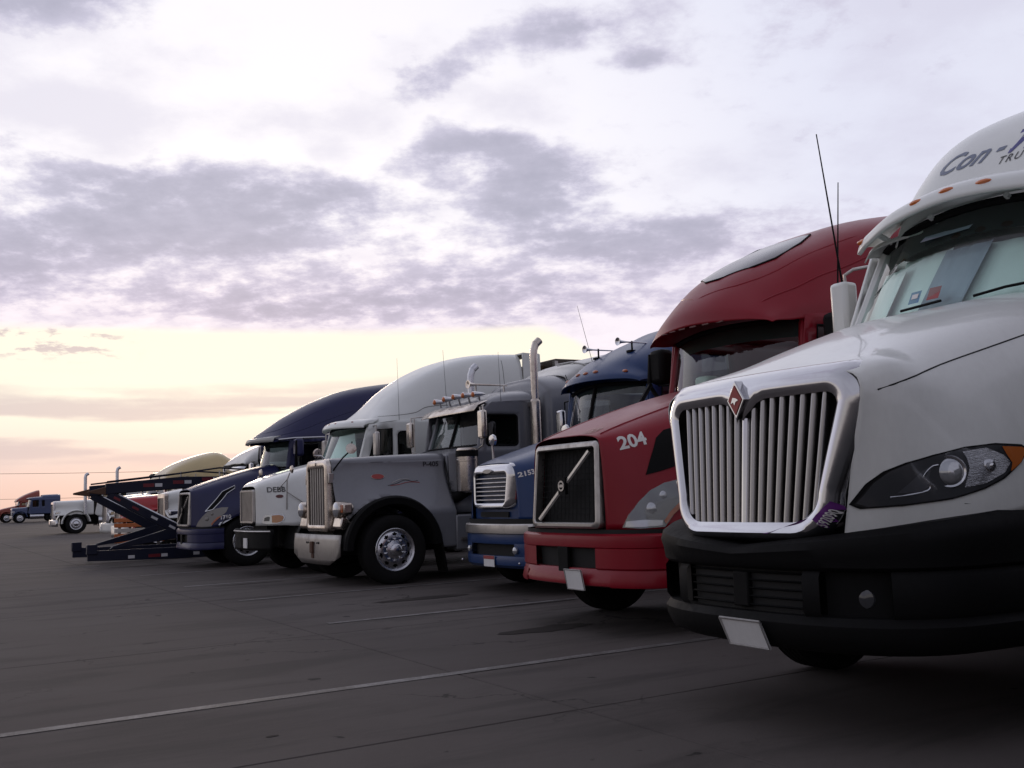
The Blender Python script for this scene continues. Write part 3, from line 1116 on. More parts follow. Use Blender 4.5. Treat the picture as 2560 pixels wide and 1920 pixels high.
    # folded reflective sunshades behind the glass
    for k, (ya, yb, za, zb, mm, dx) in enumerate(((-.90, -.60, 2.5, 2.90, SHADE, -.05), (-.70, -.22, 2.5, 2.96, SHADE, -.10), (-.26, .10, 2.5, 2.94, SHADEBLUE, -.08), (.06, .5, 2.5, 2.93, SHADE, -.13), (.46, .9, 2.5, 2.95, SHADE, -.09))):
        rws = []
        for i in range(7):
            t = i / 6
            rr = []
            for j in range(9):
                s = j / 8
                y = ya + (yb - ya) * s + .10 * t
                z = za + (zb - za) * t
                f = (z - 2.44) / .74
                xw = (-5.98 - .44 * f) + ((-.32 + .06 * f)) * (y / .94) ** 2
                rr.append((xw + dx - .025 * abs(math.sin(s * math.pi * 3)), y, z))
            rws.append(rr)
        T.part('sunshade', MB().grid(rws), mm, gw, solid=.004)
    for (y, mm, nm) in ((-.30, STICKBLUE, 'permit_sticker'), (-.13, STICKRED, 'permit_sticker')):
        def pt(y, z):
            f = (z - 2.44) / .74
            return ((-5.98 - .44 * f) + (-.32 + .06 * f) * (y / .94) ** 2 + .004, y, z)
        ps = T.part(nm, MB().add([pt(y, 2.555), pt(y + .10, 2.555), pt(y + .10, 2.645), pt(y, 2.645)], [[0, 1, 2, 3]]), mm, gw)
        if mm is STICKBLUE:
            T.part('sticker_field', MB().add([(a + .003, b, c) for a, b, c in (pt(y + .02, 2.59), pt(y + .08, 2.59), pt(y + .08, 2.625), pt(y + .02, 2.625))], [[0, 1, 2, 3]]), INKWHITE, ps)
    T.part('wiper', MB().tube([(-5.95, .30, 2.50), (-5.99, .5, 2.525), (-6.07, .78, 2.54)], .010, 5).tube([(-5.97, -.28, 2.50), (-5.96, .05, 2.515)], .010, 5), BLACK, gw)
    # roof fairing
    rf = [[(x, y, z) for (y, z) in yz] for x, yz in (
        (-6.52, [(0, 3.28), (.35, 3.27), (.55, 3.22), (.66, 3.17), (.70, 3.10)]),
        (-6.60, [(0, 3.47), (.35, 3.46), (.58, 3.38), (.71, 3.26), (.77, 3.12)]),
        (-6.82, [(0, 3.78), (.38, 3.76), (.65, 3.62), (.82, 3.40), (.88, 3.12)]),
        (-7.18, [(0, 4.04), (.42, 4.01), (.73, 3.86), (.92, 3.52), (.99, 3.12)]),
        (-7.8, [(0, 4.20), (.5, 4.17), (.85, 4.02), (1.05, 3.6), (1.12, 3.12)]),
        (-9.4, [(0, 4.28), (.6, 4.26), (1.0, 4.12), (1.15, 3.6), (1.18, 3.12)]))]
    rb = bent([full(r) for r in rf], 36, 41)
    RV = rb.bvh()
    RF = T.part('roof_fairing', rb, CLEANWHITE, solid=.006)
    lettering(T, RV, 'Con', .215, (-.45, 3.595), INKSTEEL, 'lettering', RF, .004, .6, 1.12, .004, 'front')
    lettering(T, RV, '-', .22, (.035, 3.61), INKSTEEL, 'lettering', RF, .005, .6, 1.0, .004, 'front')
    lettering(T, RV, 'Way', .235, (.115, 3.61), INKBLUE, 'lettering', RF, .012, .6, 1.05, .004, 'front')
    lettering(T, RV, 'TRUCKLOAD', .085, (.10, 3.525), INKDARK, 'lettering', RF, .0, .35, 1.0, .004, 'front', 0, 1.25)
    T.part('fairing_seam', MB().tube([tuple(RV.ray_cast(Vector((2, -.9 + 1.8 * k / 20, 3.345)), Vector((-1, 0, 0)))[0] + Vector((.002, 0, 0))) for k in range(21)], .004, 5, False), BLACK, RF)
    T.part('cab_roof', bent([full([(x, 0, z + .06), (x, .6, z + .05), (x, .9, z + .02), (x, .99, z - .06)]) for x, z in ((-6.50, 3.10), (-6.60, 3.15), (-7.2, 3.16), (-9.3, 3.16))], 10, 21), CLEANWHITE, solid=.01)
    V, VV = visor_strip(T, (-6.16, 3.235), (-6.44, .99, 3.10), .34, .16, CLEANWHITE)
    for y in (-.93, -.26, 0, .26, .93):
        h = VV.ray_cast(Vector((-5.66 - .26 * y * y, y, 3.58 - .13 * y * y)), Vector((-1, 0, -.5)))
        if h[0]:
            marker(T, h[0].x, y, h[0].z, AMBER, (.035, .068, .024), V)
    for y in (-.8, -.3, .3, .8):
        T.part('visor_bracket', MB().tube([(-6.40, y, 3.23), (-6.60, y * .98, 3.16)], .022, 6), CLEANWHITE, V)
    # mirrors on tube frames with whip aerials
    for s in (-1, 1):
        mm = door_mirror(T, -6.56, s * 1.34, 2.50, 2.96, .17, CLEANWHITE, None, .16)
        T.part('mirror_arm', MB().tube([(-6.64, s * 1.32, 2.94), (-6.64, s * 1.32, 3.02), (-6.68, s * 1.26, 3.06), (-6.75, s * .98, 3.06)], .014, 7), SATIN, mm)
        T.part('mirror_arm', MB().tube([(-6.64, s * 1.30, 2.50), (-6.66, s * .99, 2.42)], .014, 7), SATIN, mm)
        if s < 0:
            whip(T, (-6.63, s * 1.34, 2.96), (-6.40, s * 1.30, 4.18), .007)
            whip(T, (-6.60, s * 1.36, 2.96), (-6.62, s * 1.30, 3.80), .006)
    for s in (-1, 1):
        wheel(T, -5.80, s * 1.14, r=.52, w=.29)
    # inner wings close the wheel houses
    for s in (-1, 1):
        T.part('fender_liner', MB().grid([[(-5.80 + .66 * math.cos(R(a)), s * 1.13, .52 + .66 * math.sin(R(a))), (-5.80 + .66 * math.cos(R(a)), s * .45, .52 + .66 * math.sin(R(a)))] for a in range(-5, 186, 10)]), DARK)
    T.part('radiator', MB().box((-4.55, -.62, .5), (-4.42, .62, 1.9)), DARK)
    chassis(T, -5.80, -10.2)
    return T


white_tractor()


# ------------------------------------------------------------------ sloping aero tractors with a diagonal bar across the grille
def diagonal_tractor(label, x0, cy, k, paint, roofz, vent, number, stripe=False, below=0.):
    """points measured back from the bumper (X<=0) in full size, k scales the whole tractor"""
    T = Thing('semi_truck', label, 'truck', x0 - 1.3 * k, cy)

    def W(mb):
        return mb.xf(lambda x, y, z: (x0 + x * k, y * k, z * k))

    def P(name, mb, m, parent=None, **kw):
        return T.part(name, W(mb), m, parent, **kw)
    hood = [[(x, y, z) for (y, z) in yz] for x, yz in (
        (-.09, [(0, 1.865), (.3, 1.86), (.50, 1.83), (.565, 1.76), (.60, 1.5), (.615, 1.2), (.62, .96)]),
        (-.28, [(0, 1.94), (.36, 1.93), (.60, 1.88), (.72, 1.76), (.79, 1.5), (.84, 1.2), (.88, .96)]),
        (-.62, [(0, 2.05), (.42, 2.04), (.70, 1.97), (.84, 1.82), (.93, 1.55), (1.03, 1.25), (1.09, .97)]),
        (-1.05, [(0, 2.18), (.46, 2.17), (.77, 2.09), (.92, 1.92), (1.0, 1.65), (1.15, 1.42), (1.19, 1.2)]),
        (-1.6, [(0, 2.33), (.5, 2.32), (.83, 2.22), (.98, 2.02), (1.05, 1.72), (1.18, 1.48), (1.2, 1.25)]),
        (-2.15, [(0, 2.45), (.55, 2.43), (.90, 2.32), (1.05, 2.1), (1.1, 1.78), (1.19, 1.45), (1.2, 1.2)]))]
    hb = bent([full(r) for r in hood], 40, 49)
    HV = hb.bvh()
    BRIGHTBAR = mat('bright_bar', (.62, .60, .57), .3, .8)
    PALELENS = mat('pale_lens', (.15, .155, .16), .12, .3, .8)
    HAZY = mat('hazed_lens', (.20, .185, .17), .28, .1, .4)
    H = P('hood', hb, paint, solid=.006)
    # raised centre of the hood
    for s in (-1, 1):
        pts = []
        for q in range(18):
            x = -.16 - q * .11
            y = s * (.50 + .16 * q / 17)
            h = HV.ray_cast(Vector((x, y, 4)), Vector((0, 0, -1)))
            if h[0]:
                pts.append((h[0].x, h[0].y, h[0].z + .002))
        P('hood_crease', MB().tube(pts, .012, 6), paint, H)

    # grille
    def gx(z, d=0.):
        return -.035 - .055 * (z - .98) / .8 + d
    loops = []
    for (w, z0, z1, r, d) in ((.497, 1.03, 1.742, .03, -.06), (.497, 1.03, 1.742, .03, .02), (.508, 1.02, 1.753, .04, .032), (.535, .995, 1.782, .05, .03), (.555, .975, 1.80, .06, .012), (.56, .97, 1.805, .06, -.05)):
        loops.append([(gx(z, d) - .06 * y * y, y, z) for (y, z) in outline(w, w * 1.06, z0, z1, r, r)])
    G = P('grille_frame', MB().grid(loops, cv=True), SATIN)
    P('grille_backing', MB().add([(-.16, -.55, 1.0), (-.16, .55, 1.0), (-.2, .55, 1.78), (-.2, -.55, 1.78)], [[0, 1, 2, 3]]), DARK, G)
    ms = MB()
    for i in range(1, 15):
        y = -.48 + .96 * i / 15
        ms.tube([(gx(z, -.03) - .06 * y * y, y * (1.0 + .06 * (1.715 - z) / .66), z) for z in (1.05, 1.25, 1.45, 1.72)], .0035, 4, False)
    for i in range(1, 12):
        z = 1.055 + .66 * i / 12
        ms.tube([(gx(z, -.028) - .06 * y * y, y, z) for y in (-.49, -.25, 0, .25, .49)], .0035, 4, False)
    P('grille_mesh', ms, FRAME, G)
    ba, bb = Vector((gx(1.06) + .01, -.42, 1.06)), Vector((gx(1.71) + .005, .42, 1.71))
    d = bb - ba
    nrm = Vector((0, -d.z, d.y)).normalized() * .021
    bar = MB()
    rows = []
    for t in (0, .08, .46, .5, .54, .92, 1):
        c = ba + d * t
        rows.append([tuple(c - nrm), tuple(c - nrm * .6 + Vector((.02, 0, 0))), tuple(c + nrm * .6 + Vector((.02, 0, 0))), tuple(c + nrm)])
    P('diagonal_bar', bar.grid(rows), BRIGHTBAR, G, sm=20)
    c = (ba + bb) / 2
    bd = P('badge', MB().prism([(y + c.y, z + c.z) for y, z in rrect(-.062, .062, -.085, .085, .012, 3)], 'x', c.x + .0, c.x + .034), BLACK, G)
    P('badge_ring', MB().lathe([(.052, 0), (.052, .008), (.036, .008), (.036, 0)], (c.x + .034, c.y, c.z), (1, 0, 0), 26, False), SATIN, bd)
    P('badge_mark', MB().box((c.x + .034, c.y - .045, c.z - .014), (c.x + .044, c.y + .045, c.z + .014)), SATIN, bd)
    # bumper
    plan = [(0., 0.), (-.008, .3), (-.035, .6), (-.09, .82), (-.20, 1.02), (-.40, 1.15), (-.72, 1.2)]
    Pn = cr(plan, 61)
    Pn = [(a, -b) for a, b in Pn[::-1]] + [tuple(p) for p in Pn[1:]]

    def band(prof, ya=-9, yb=9):
        rows = []
        pts = [p for p in Pn if ya <= p[1] <= yb]
        for i, (x, y) in enumerate(pts):
            s = 1 if y > 0 else -1
            e = min(1, max(0, (abs(y) - .7) / .5))
            rows.append([(x + o * (1 - .5 * e), y + s * o * e, z) for (o, z) in prof])
        return MB().grid(rows)
    B = P('bumper', band([(-.14, .925), (-.03, .925), (.0, .905), (.005, .86), (.0, .80), (-.02, .79), (-.1, .79)]), paint)
    P('bumper_lower', band([(-.1, .60), (-.02, .60), (-.005, .58), (.0, .54), (.02, .50), (.015, .45), (-.06, .43), (-.14, .43)]), paint, B)
    for s in (-1, 1):
        a, b = (.50, 1.3) if s > 0 else (-1.3, -.50)
        P('bumper_corner', band([(-.02, .80), (.0, .79), (.0, .61), (-.02, .59)], a, b), paint, B)
        P('bumper_joint', band([(.004, .92), (.004, .44)], s * .74 - .008, s * .74 + .012), DARK, B)
        P('bumper_foot', band([(.004, .56), (.03, .47), (.02, .44)], *((.70, 1.3) if s > 0 else (-1.3, -.70))), paint, B)
    P('bumper_recess', band([(-.06, .80), (-.07, .60)], -.52, .52), DARK, B)
    P('tow_plate', MB().box((-.04, -.085, .56), (-.002, .085, .80)), BLACK, B, bevel=.006)
    P('bumper_gap', band([(-.05, .965), (-.05, .92)]), DARK, B)
    if not below:
        pl = P('license_plate', MB().hexa([(.065, .115, .59), (.065, .395, .59), (.035, .405, .405), (.035, .125, .405), (.055, .115, .59), (.055, .395, .59), (.025, .405, .405), (.025, .125, .405)]), PLATE)
        P('plate_frame', MB().tube([(.066, .115, .59), (.066, .395, .59), (.035, .405, .405), (.035, .125, .405), (.066, .115, .59)], .007, 5, False), PLATEDK, pl)
    # headlamps
    lamp = [(-.18, .98), (-.22, 1.09), (-.30, 1.21), (-.40, 1.31), (-.53, 1.375), (-.70, 1.41), (-.86, 1.41), (-.80, 1.30), (-.68, 1.19), (-.56, 1.09), (-.47, .975), (-.29, .965)]
    for s in (1, -1):
        def mir(mb):
            return mb if s > 0 else mb.xf(lambda x, y, z: (x, -y, z))
        hl = P('headlight', mir(side(HV, lamp, .008, .05)), PALELENS if not below else HAZY, H)
        if not below:
            P('lamp_cover', mir(side(HV, lamp, .030, .05)), CLEARCOVER, hl)
        P('lamp_lens', mir(side(HV, [(-.195, .985), (-.205, 1.035), (-.32, 1.045), (-.46, 1.035), (-.45, .99), (-.3, .98)], .014, .04)), CLEARLENS if not below else HAZY, hl)
        for (lx, lz, lr) in ((-.385, 1.15, .055), (-.50, 1.265, .04)):
            h = HV.ray_cast(Vector((lx, 3, lz)), Vector((0, -1, 0)))
            n = ((h[1] if h[1].y > 0 else -h[1]) + Vector((.5, 0, 0))).normalized()
            P('lamp_bulb', mir(MB().lathe([(lr, .0), (lr * .95, .016), (lr * .6, .028), (.004, .032)], tuple(h[0] - n * .004), tuple(n), 20)), CLEARLENS if not below else HAZY, hl)
        P('turn_signal', mir(side(HV, [(-.48, 1.0), (-.55, 1.08), (-.64, 1.16), (-.70, 1.21), (-.62, 1.19), (-.53, 1.11), (-.47, 1.03)], .016, .03)), AMBERDK, hl)
        if vent == 'black':
            P('hood_vent', mir(side(HV, [(-.39, 1.455), (-.46, 1.61), (-.56, 1.80), (-.66, 1.875), (-.85, 1.92), (-1.05, 1.93), (-.95, 1.70), (-.75, 1.55), (-.52, 1.485)], .008, .05)), BLACK, H)
        else:
            o1 = [(-.36, 1.33), (-.62, 1.62), (-.76, 1.79), (-1.06, 1.93), (-1.05, 1.86), (-.86, 1.74), (-.80, 1.66), (-.70, 1.55), (-.52, 1.37)]
            P('hood_vent', mir(side(HV, o1, .006, .05)), BLACK, H)
            loop = []
            for (x, z) in o1:
                h = HV.ray_cast(Vector((x, 3, z)), Vector((0, -1, 0)))
                loop.append((h[0].x, h[0].y + .012, h[0].z))
            P('vent_trim', mir(MB().tube(loop + [loop[0]], .014, 6, False)), CHROME, H)
        # step behind the wheel house and wheel
        if below:
            P('bumper_lamp', mir(side(HV, [(-.62, 1.0), (-.66, 1.06), (-.80, 1.10), (-.97, 1.10), (-.97, 1.02), (-.9, .985), (-.7, .985)], .012, .04)), CLEARLENS, H)
    txt, size, at, mm, tilt = number
    V, F = words(txt, size, .005, 0.0, 1.0)
    P('number', onto((V, F), HV, lambda u, v: (at[0] - u, 3., at[1] + v + u * tilt), (0, -1, 0), .005), mm, H, sm=0)
    if vent == 'black':
        V, F = words('112609', .075, 0, 0, .8)
        P('faint_number', onto((V, F), HV, lambda u, v: (2., .22 + u, 1.875 + v), (-1, 0, 0), .005), FADED, H, sm=0)
    # roof
    if roofz:
        prof = ((-1.74, [(0, 3.06), (.35, 3.05), (.7, 3.03), (.92, 3.0), (.99, 2.97)]),
                (-1.86, [(0, 3.16), (.35, 3.15), (.7, 3.11), (.93, 3.05), (1.0, 2.99)]),
                (-2.2, [(0, 3.40), (.38, 3.38), (.72, 3.28), (.96, 3.12), (1.03, 3.0)]),
                (-2.66, [(0, 3.70), (.42, 3.67), (.76, 3.52), (1.0, 3.22), (1.07, 3.03)]),
                (-3.43, [(0, 4.10), (.48, 4.06), (.84, 3.88), (1.07, 3.4), (1.13, 3.1)]),
                (-4.4, [(0, 4.42), (.55, 4.38), (.94, 4.16), (1.14, 3.55), (1.18, 3.12)]),
                (-6.4, [(0, 4.70), (.6, 4.67), (1.0, 4.42), (1.18, 3.7), (1.2, 3.12)]))
    else:
        prof = ((-1.74, [(0, 3.06), (.35, 3.05), (.7, 3.03), (.92, 3.0), (.99, 2.97)]),
                (-1.79, [(0, 3.24), (.35, 3.22), (.7, 3.15), (.93, 3.05), (1.0, 2.99)]),
                (-1.98, [(0, 3.45), (.38, 3.43), (.72, 3.31), (.96, 3.12), (1.03, 3.0)]),
                (-2.32, [(0, 3.70), (.42, 3.67), (.76, 3.50), (1.0, 3.20), (1.06, 3.03)]),
                (-3.0, [(0, 4.02), (.48, 3.99), (.86, 3.80), (1.06, 3.35), (1.12, 3.1)]),
                (-4.1, [(0, 4.40), (.55, 4.37), (.97, 4.15), (1.14, 3.55), (1.18, 3.12)]),
                (-6.4, [(0, 4.78), (.6, 4.75), (1.03, 4.5), (1.18, 3.7), (1.2, 3.12)]))
    roof = [[(x, y, z) for (y, z) in yz] for x, yz in prof]
    for r, bw in zip(roof[:4], (.28, .29, .27, .16)):
        for i, (x, y, z) in enumerate(r):
            r[i] = (x - bw * (y / 1.0) ** 2, y, z)
    rb = bent([full(r) for r in roof], 44, 45)
    RV = rb.bvh()
    RF = P('roof', rb, paint, solid=.008)
    # shoulder creases that sweep back from the visor
    for s in (-1, 1):
        for (PC, rad) in (([(-1.88, .0), (-2.0, .32), (-2.12, .50), (-2.34, .64), (-2.8, .76), (-3.6, .90)], .010), ([(-2.05, .78), (-2.5, .90), (-3.2, 1.0), (-4.2, 1.07)], .012)):
            pts = []
            for (x, y) in [tuple(p) for p in cr(PC, 22)]:
                h = RV.ray_cast(Vector((x, s * y, 6)), Vector((0, 0, -1)))
                if h[0]:
                    pts.append(tuple(h[0]))
            P('roof_crease', MB().tube(pts, [.002] + [rad] * (len(pts) - 2) + [.002], 7), paint, RF)
    if vent == 'black':
        sk = [(-2.14, -.10), (-2.14, .10), (-2.37, .43), (-2.58, .54), (-2.99, .53), (-3.28, .42), (-3.28, -.42), (-2.99, -.53), (-2.58, -.54), (-2.37, -.43)]
        SK = P('skylight', onto(fill(sk, (), .1), RV, lambda u, v: (u, v, 6), (0, 0, -1), .012), SKYLIGHT, RF)
        lp = []
        for (u, v) in sk:
            h = RV.ray_cast(Vector((u, v, 6)), Vector((0, 0, -1)))
            lp.append((h[0].x, h[0].y, h[0].z + .012))
        P('skylight_seal', MB().tube(lp + [lp[0]], .012, 5, False), BLACK, SK)
        for q in range(6):
            y = -.45 + .18 * q
            P('visor_marker', MB().box((-1.76 - .28 * y * y, y - .05, 3.04), (-1.735 - .28 * y * y, y + .05, 3.052)), mat('dull_red_marker', (.12, .02, .02), .4), RF)
    # cab
    ws = ((-2.02, 2.36), (-2.33, 1.04, 2.34), (-2.22, 3.06), (-2.44, 1.0, 3.02))
    yf = lambda x, z: 1.03 + .16 * min(1, max(0, (-2.3 - x) / 1.2)) + .02 * max(0, min(1, 2.3 - z))
    poly = [(-2.25, 1.1), (-2.30, 2.34), (-2.42, 3.06), (-3.0, 3.12), (-6.4, 3.14), (-6.4, 1.0), (-2.4, 1.0)]
    win = [[(-2.52, 2.36), (-2.56, 2.95), (-3.40, 2.97), (-3.44, 2.36)]]
    ws_k = tuple((x0 + a[0] * k,) + ((a[1] * k,) if len(a) == 2 else (a[1] * k, a[2] * k)) for a in ws)
    sc = lambda L: [(x0 + a * k, b * k) for a, b in L]
    gw, rows = cabin(T, paint, ws_k, sc(poly), [sc(w) for w in win], lambda x, z: k * yf((x - x0) / k, z / k), x0 - 5.9 * k, 1.2 * k, pillar=.055 * k, pillmat=paint)
    P('header_panel', MB().grid(wsheet((-2.16, 2.86), (-2.40, 1.0, 2.84), (-2.22, 3.06), (-2.45, 1.0, 3.02), off=-.03)), CLOTH, gw)
    if vent == 'black':
        P('cup_holder', MB().box((-2.45, -.52, 2.36), (-2.25, -.30, 2.58)), PALEGREEN, gw, bevel=.04)
        P('round_decal', MB().lathe([(.06, 0), (.06, .004)], (-2.72, 1.125, 2.78), (0, 1, 0), 18), INKWHITE)
        P('wiper', MB().tube([(-2.02, -.5, 2.40), (-2.0, -.1, 2.44), (-1.99, .1, 2.43)], .012, 5), BLACK, gw)
    # mirrors
    for s in (-1, 1):
        mm = P('door_mirror', MB().box((-2.62, s * 1.40 - .13, 2.60), (-2.40, s * 1.40 + .13, 3.03)), BLACK if vent == 'black' else paint, bevel=.06 * k)
        P('mirror_arm', MB().tube([(-2.42, s * 1.50, 2.98), (-2.40, s * 1.52, 2.6), (-2.45, s * 1.42, 2.42), (-2.5, s * 1.1, 2.25)], .028, 7), BLACK, mm)
        if vent == 'black':
            P('hood_mirror_arm', MB().tube([(-2.40, s * 1.50, 2.60), (-1.95, s * 1.25, 2.25), (-1.5, s * 1.0, 2.0)], .030, 7), BLACK, mm)
    for s in (-1, 1):
        wheel(T, x0 - 1.3 * k, s * 1.16 * k, r=.52, w=.29, rr=.30)
        P('fender_liner', MB().grid([[(-1.3 + .68 / k * math.cos(R(a)), s * 1.17, .60 + .66 / k * math.sin(R(a))), (-1.3 + .68 / k * math.cos(R(a)), s * .45, .60 + .66 / k * math.sin(R(a)))] for a in range(-5, 186, 10)]), DARK)
    P('radiator', MB().box((-.5, -.6, .5), (-.35, .6, 1.8)), DARK)
    chassis(T, x0 - 1.3 * k, x0 - 6.9 * k)
    if stripe:
        for s in (-1, 1):
            P('roof_trim', MB().tube([(-2.1, s * 1.09, 3.02), (-2.5, s * 1.12, 3.06), (-4.5, s * 1.21, 3.12), (-6.2, s * 1.22, 3.13)], .03, 7), CHROME)
            P('sleeper_window', MB().prism(rrect(-4.72, -4.25, 3.28, 3.62, .06, 3), 'y', s * 1.12, s * 1.175), DARKGLASS)
        P('visor_lip', MB().grid([[(-1.66 - .30 * y * y, y, 2.98), (-1.70 - .30 * y * y, y, 3.08), (-1.86 - .3 * y * y, y, 3.12)] for y in (-1.03, -.7, -.3, 0, .3, .7, 1.03)]), SILVER, solid=.02)
    return T


diagonal_tractor('red aerodynamic tractor numbered 204 with diagonal bar across its mesh grille', -5.55, -8.4, 1.0, RED, 0., 'black', ('204', .165, (-.225, 1.70), INKWHITE, .2))
diagonal_tractor('navy blue aerodynamic tractor with chrome-edged hood vent, beside the car hauler ramps', -5.18, -22.6, .88, NAVY, .22, 'chrome', ('1710', .12, (-.66, 1.13), INKWHITE, .1), True, 1.)


# ------------------------------------------------------------------ blue tractor 2153, set back between the red and the grey one
def blue_tractor():
    T = Thing('semi_truck', 'blue tractor numbered 2153 with slatted chrome grille, half hidden behind the red one', 'truck', -8.05, -12.2)
    hood = [[(x, y, z) for (y, z) in yz] for x, yz in (
        (-6.98, [(0, 1.74), (.3, 1.735), (.46, 1.71), (.56, 1.62), (.60, 1.4), (.62, 1.15), (.62, .98)]),
        (-7.12, [(0, 1.80), (.35, 1.79), (.58, 1.74), (.72, 1.62), (.80, 1.4), (.86, 1.15), (.90, .98)]),
        (-7.45, [(0, 1.90), (.4, 1.89), (.68, 1.82), (.84, 1.66), (.95, 1.42), (1.02, 1.2), (1.06, .98)]),
        (-7.95, [(0, 2.04), (.45, 2.03), (.76, 1.95), (.92, 1.76), (1.02, 1.5), (1.12, 1.32), (1.15, 1.15)]),
        (-8.75, [(0, 2.26), (.5, 2.25), (.85, 2.15), (1.0, 1.9), (1.08, 1.6), (1.15, 1.4), (1.16, 1.15)]))]
    hb = bent([full(r) for r in hood], 36, 49)
    HV = hb.bvh()
    H = T.part('hood', hb, BLUE, solid=.006)

    def gx(y, z, d=0.):
        return -6.90 - .12 * y * y - .05 * (z - 1.2) + d
    loops = []
    for (w, z0, z1, r, d) in ((.43, 1.20, 1.60, .05, -.06), (.43, 1.20, 1.60, .05, .01), (.45, 1.18, 1.625, .07, .02), (.47, 1.16, 1.64, .08, .02), (.54, 1.14, 1.70, .13, .0), (.60, 1.12, 1.735, .17, -.05), (.62, 1.11, 1.74, .18, -.13)):
        loops.append([(gx(y, z, d), y, z) for (y, z) in outline(w, w * .93, z0, z1, r, r)])
    G = T.part('grille_surround', MB().grid(loops, cv=True), CHROME)
    T.part('grille_backing', MB().add([(-7.03, -.5, 1.15), (-7.03, .5, 1.15), (-7.05, .5, 1.65), (-7.05, -.5, 1.65)], [[0, 1, 2, 3]]), DARK, G)
    for k in range(6):
        z = 1.245 + k * .058
        rows = [[(gx(y, z, -.05), y, z + .016), (gx(y, z, -.005), y, z + .010), (gx(y, z, -.002), y, z), (gx(y, z, -.012), y, z - .008), (gx(y, z, -.05), y, z - .008)] for y in [-.425 + .85 * q / 14 for q in range(15)]]
        T.part('grille_slat', MB().grid(rows), SATIN, G)
    T.part('badge', MB().prism([(a, b) for a, b in circ(0, 1.635, .12, .032, 18)], 'x', -6.91, -6.875), SATIN, G, bevel=.006)
    T.part('nose_panel', MB().grid([[(-6.985 - .10 * y * y, y, z) for y in (-.6, -.4, -.2, 0, .2, .4, .6)] for z in (.99, 1.1, 1.2, 1.4, 1.66)]), BLUE)
    T.part('lower_intake', MB().prism(rrect(-.38, .38, 1.015, 1.085, .015), 'x', -6.99, -6.972), DARK, H)
    plan = [(-6.86, 0), (-6.875, .35), (-6.93, .7), (-7.06, .98), (-7.28, 1.14), (-7.55, 1.18)]
    Pn = cr(plan, 50)
    Pn = [(a, -b) for a, b in Pn[::-1]] + [tuple(p) for p in Pn[1:]]

    def band(prof, ya=-9, yb=9):
        rows = [[(x + o, y, z) for (o, z) in prof] for (x, y) in Pn if ya <= y <= yb]
        return MB().grid(rows)
    T.part('bumper_gap', band([(-.06, .99), (-.07, .90)]), DARK)
    B = T.part('bumper', band([(-.1, .925), (-.015, .925), (0, .91), (.004, .86), (0, .80), (-.015, .79), (-.1, .79)]), SATIN)
    T.part('bumper_skirt', band([(-.03, .79), (-.02, .70), (-.03, .66), (-.1, .66)]), BLUE, B)
    T.part('bumper_valance', band([(-.1, .50), (-.03, .50), (-.02, .47), (-.03, .38), (-.08, .34), (-.16, .34)]), BLUE, B)
    for s in (-1, 1):
        T.part('bumper_end', band([(-.03, .68), (-.02, .6), (-.03, .49)], *((.55, 2) if s > 0 else (-2, -.55))), BLUE, B)
        T.part('fog_light', MB().lathe([(.045, 0), (.045, .03), (.02, .045)], (-6.93, s * .62, .58), (1, s * .15, 0), 16), CLEARLENS, B)
        T.part('tow_eye', MB().ball((-6.88, s * .78, .42), .018, 8, 6), CHROME, B)
    T.part('bumper_recess', band([(-.1, .67), (-.1, .49)], -.58, .58), DARK, B)
    pl = T.part('license_plate', MB().box((-6.875, -.14, .355), (-6.865, .14, .50)), PLATE)
    T.part('plate_header', MB().box((-6.864, -.14, .455), (-6.861, .14, .50)), STICKRED, pl)
    lamp = [(-7.08, 1.03), (-7.14, 1.12), (-7.26, 1.22), (-7.42, 1.30), (-7.55, 1.33), (-7.6, 1.30), (-7.58, 1.15), (-7.5, 1.04), (-7.3, 1.01)]
    for s in (1, -1):
        def mir(mb):
            return mb if s > 0 else mb.xf(lambda x, y, z: (x, -y, z))
        hl = T.part('headlight', mir(side(HV, lamp, .010, .05)), CHROME, H)
        T.part('lamp_housing', mir(side(HV, [(-7.20, 1.055), (-7.25, 1.13), (-7.36, 1.21), (-7.48, 1.26), (-7.55, 1.27), (-7.53, 1.14), (-7.46, 1.06), (-7.3, 1.04)], .014, .04)), SMOKELENS, hl)
        T.part('lamp_lens', mir(side(HV, [(-7.26, 1.08), (-7.30, 1.12), (-7.40, 1.18), (-7.46, 1.16), (-7.42, 1.08), (-7.34, 1.06)], .018, .04)), CLEARLENS, hl)
    V, F = words('2153', .085, .003, 0, 1.0)
    T.part('number', onto((V, F), HV, lambda u, v: (-7.005 - u, 3., 1.535 + v + u * .25), (0, -1, 0), .005), INKWHITE, H, sm=0)
    # cab
    ws = ((-8.62, 2.26), (-8.90, .96, 2.24), (-8.78, 2.86), (-9.0, .94, 2.80))
    yf = lambda x, z: 1.0 + .16 * min(1, max(0, (-8.9 - x) / 1.0))
    poly = [(-8.86, 1.1), (-8.9, 2.24), (-9.0, 2.86), (-12.2, 2.9), (-12.2, 1.0)]
    win = [[(-9.1, 2.24), (-9.16, 2.76), (-9.86, 2.78), (-9.9, 2.22)]]
    gw, rows = cabin(T, BLUE, ws, poly, win, yf, -11.9, 1.15, split=True)
    T.part('header_panel', MB().grid(wsheet((-8.76, 2.70), (-8.97, .93, 2.66), (-8.80, 2.88), (-9.02, .93, 2.82), off=-.03)), CLOTH, gw)
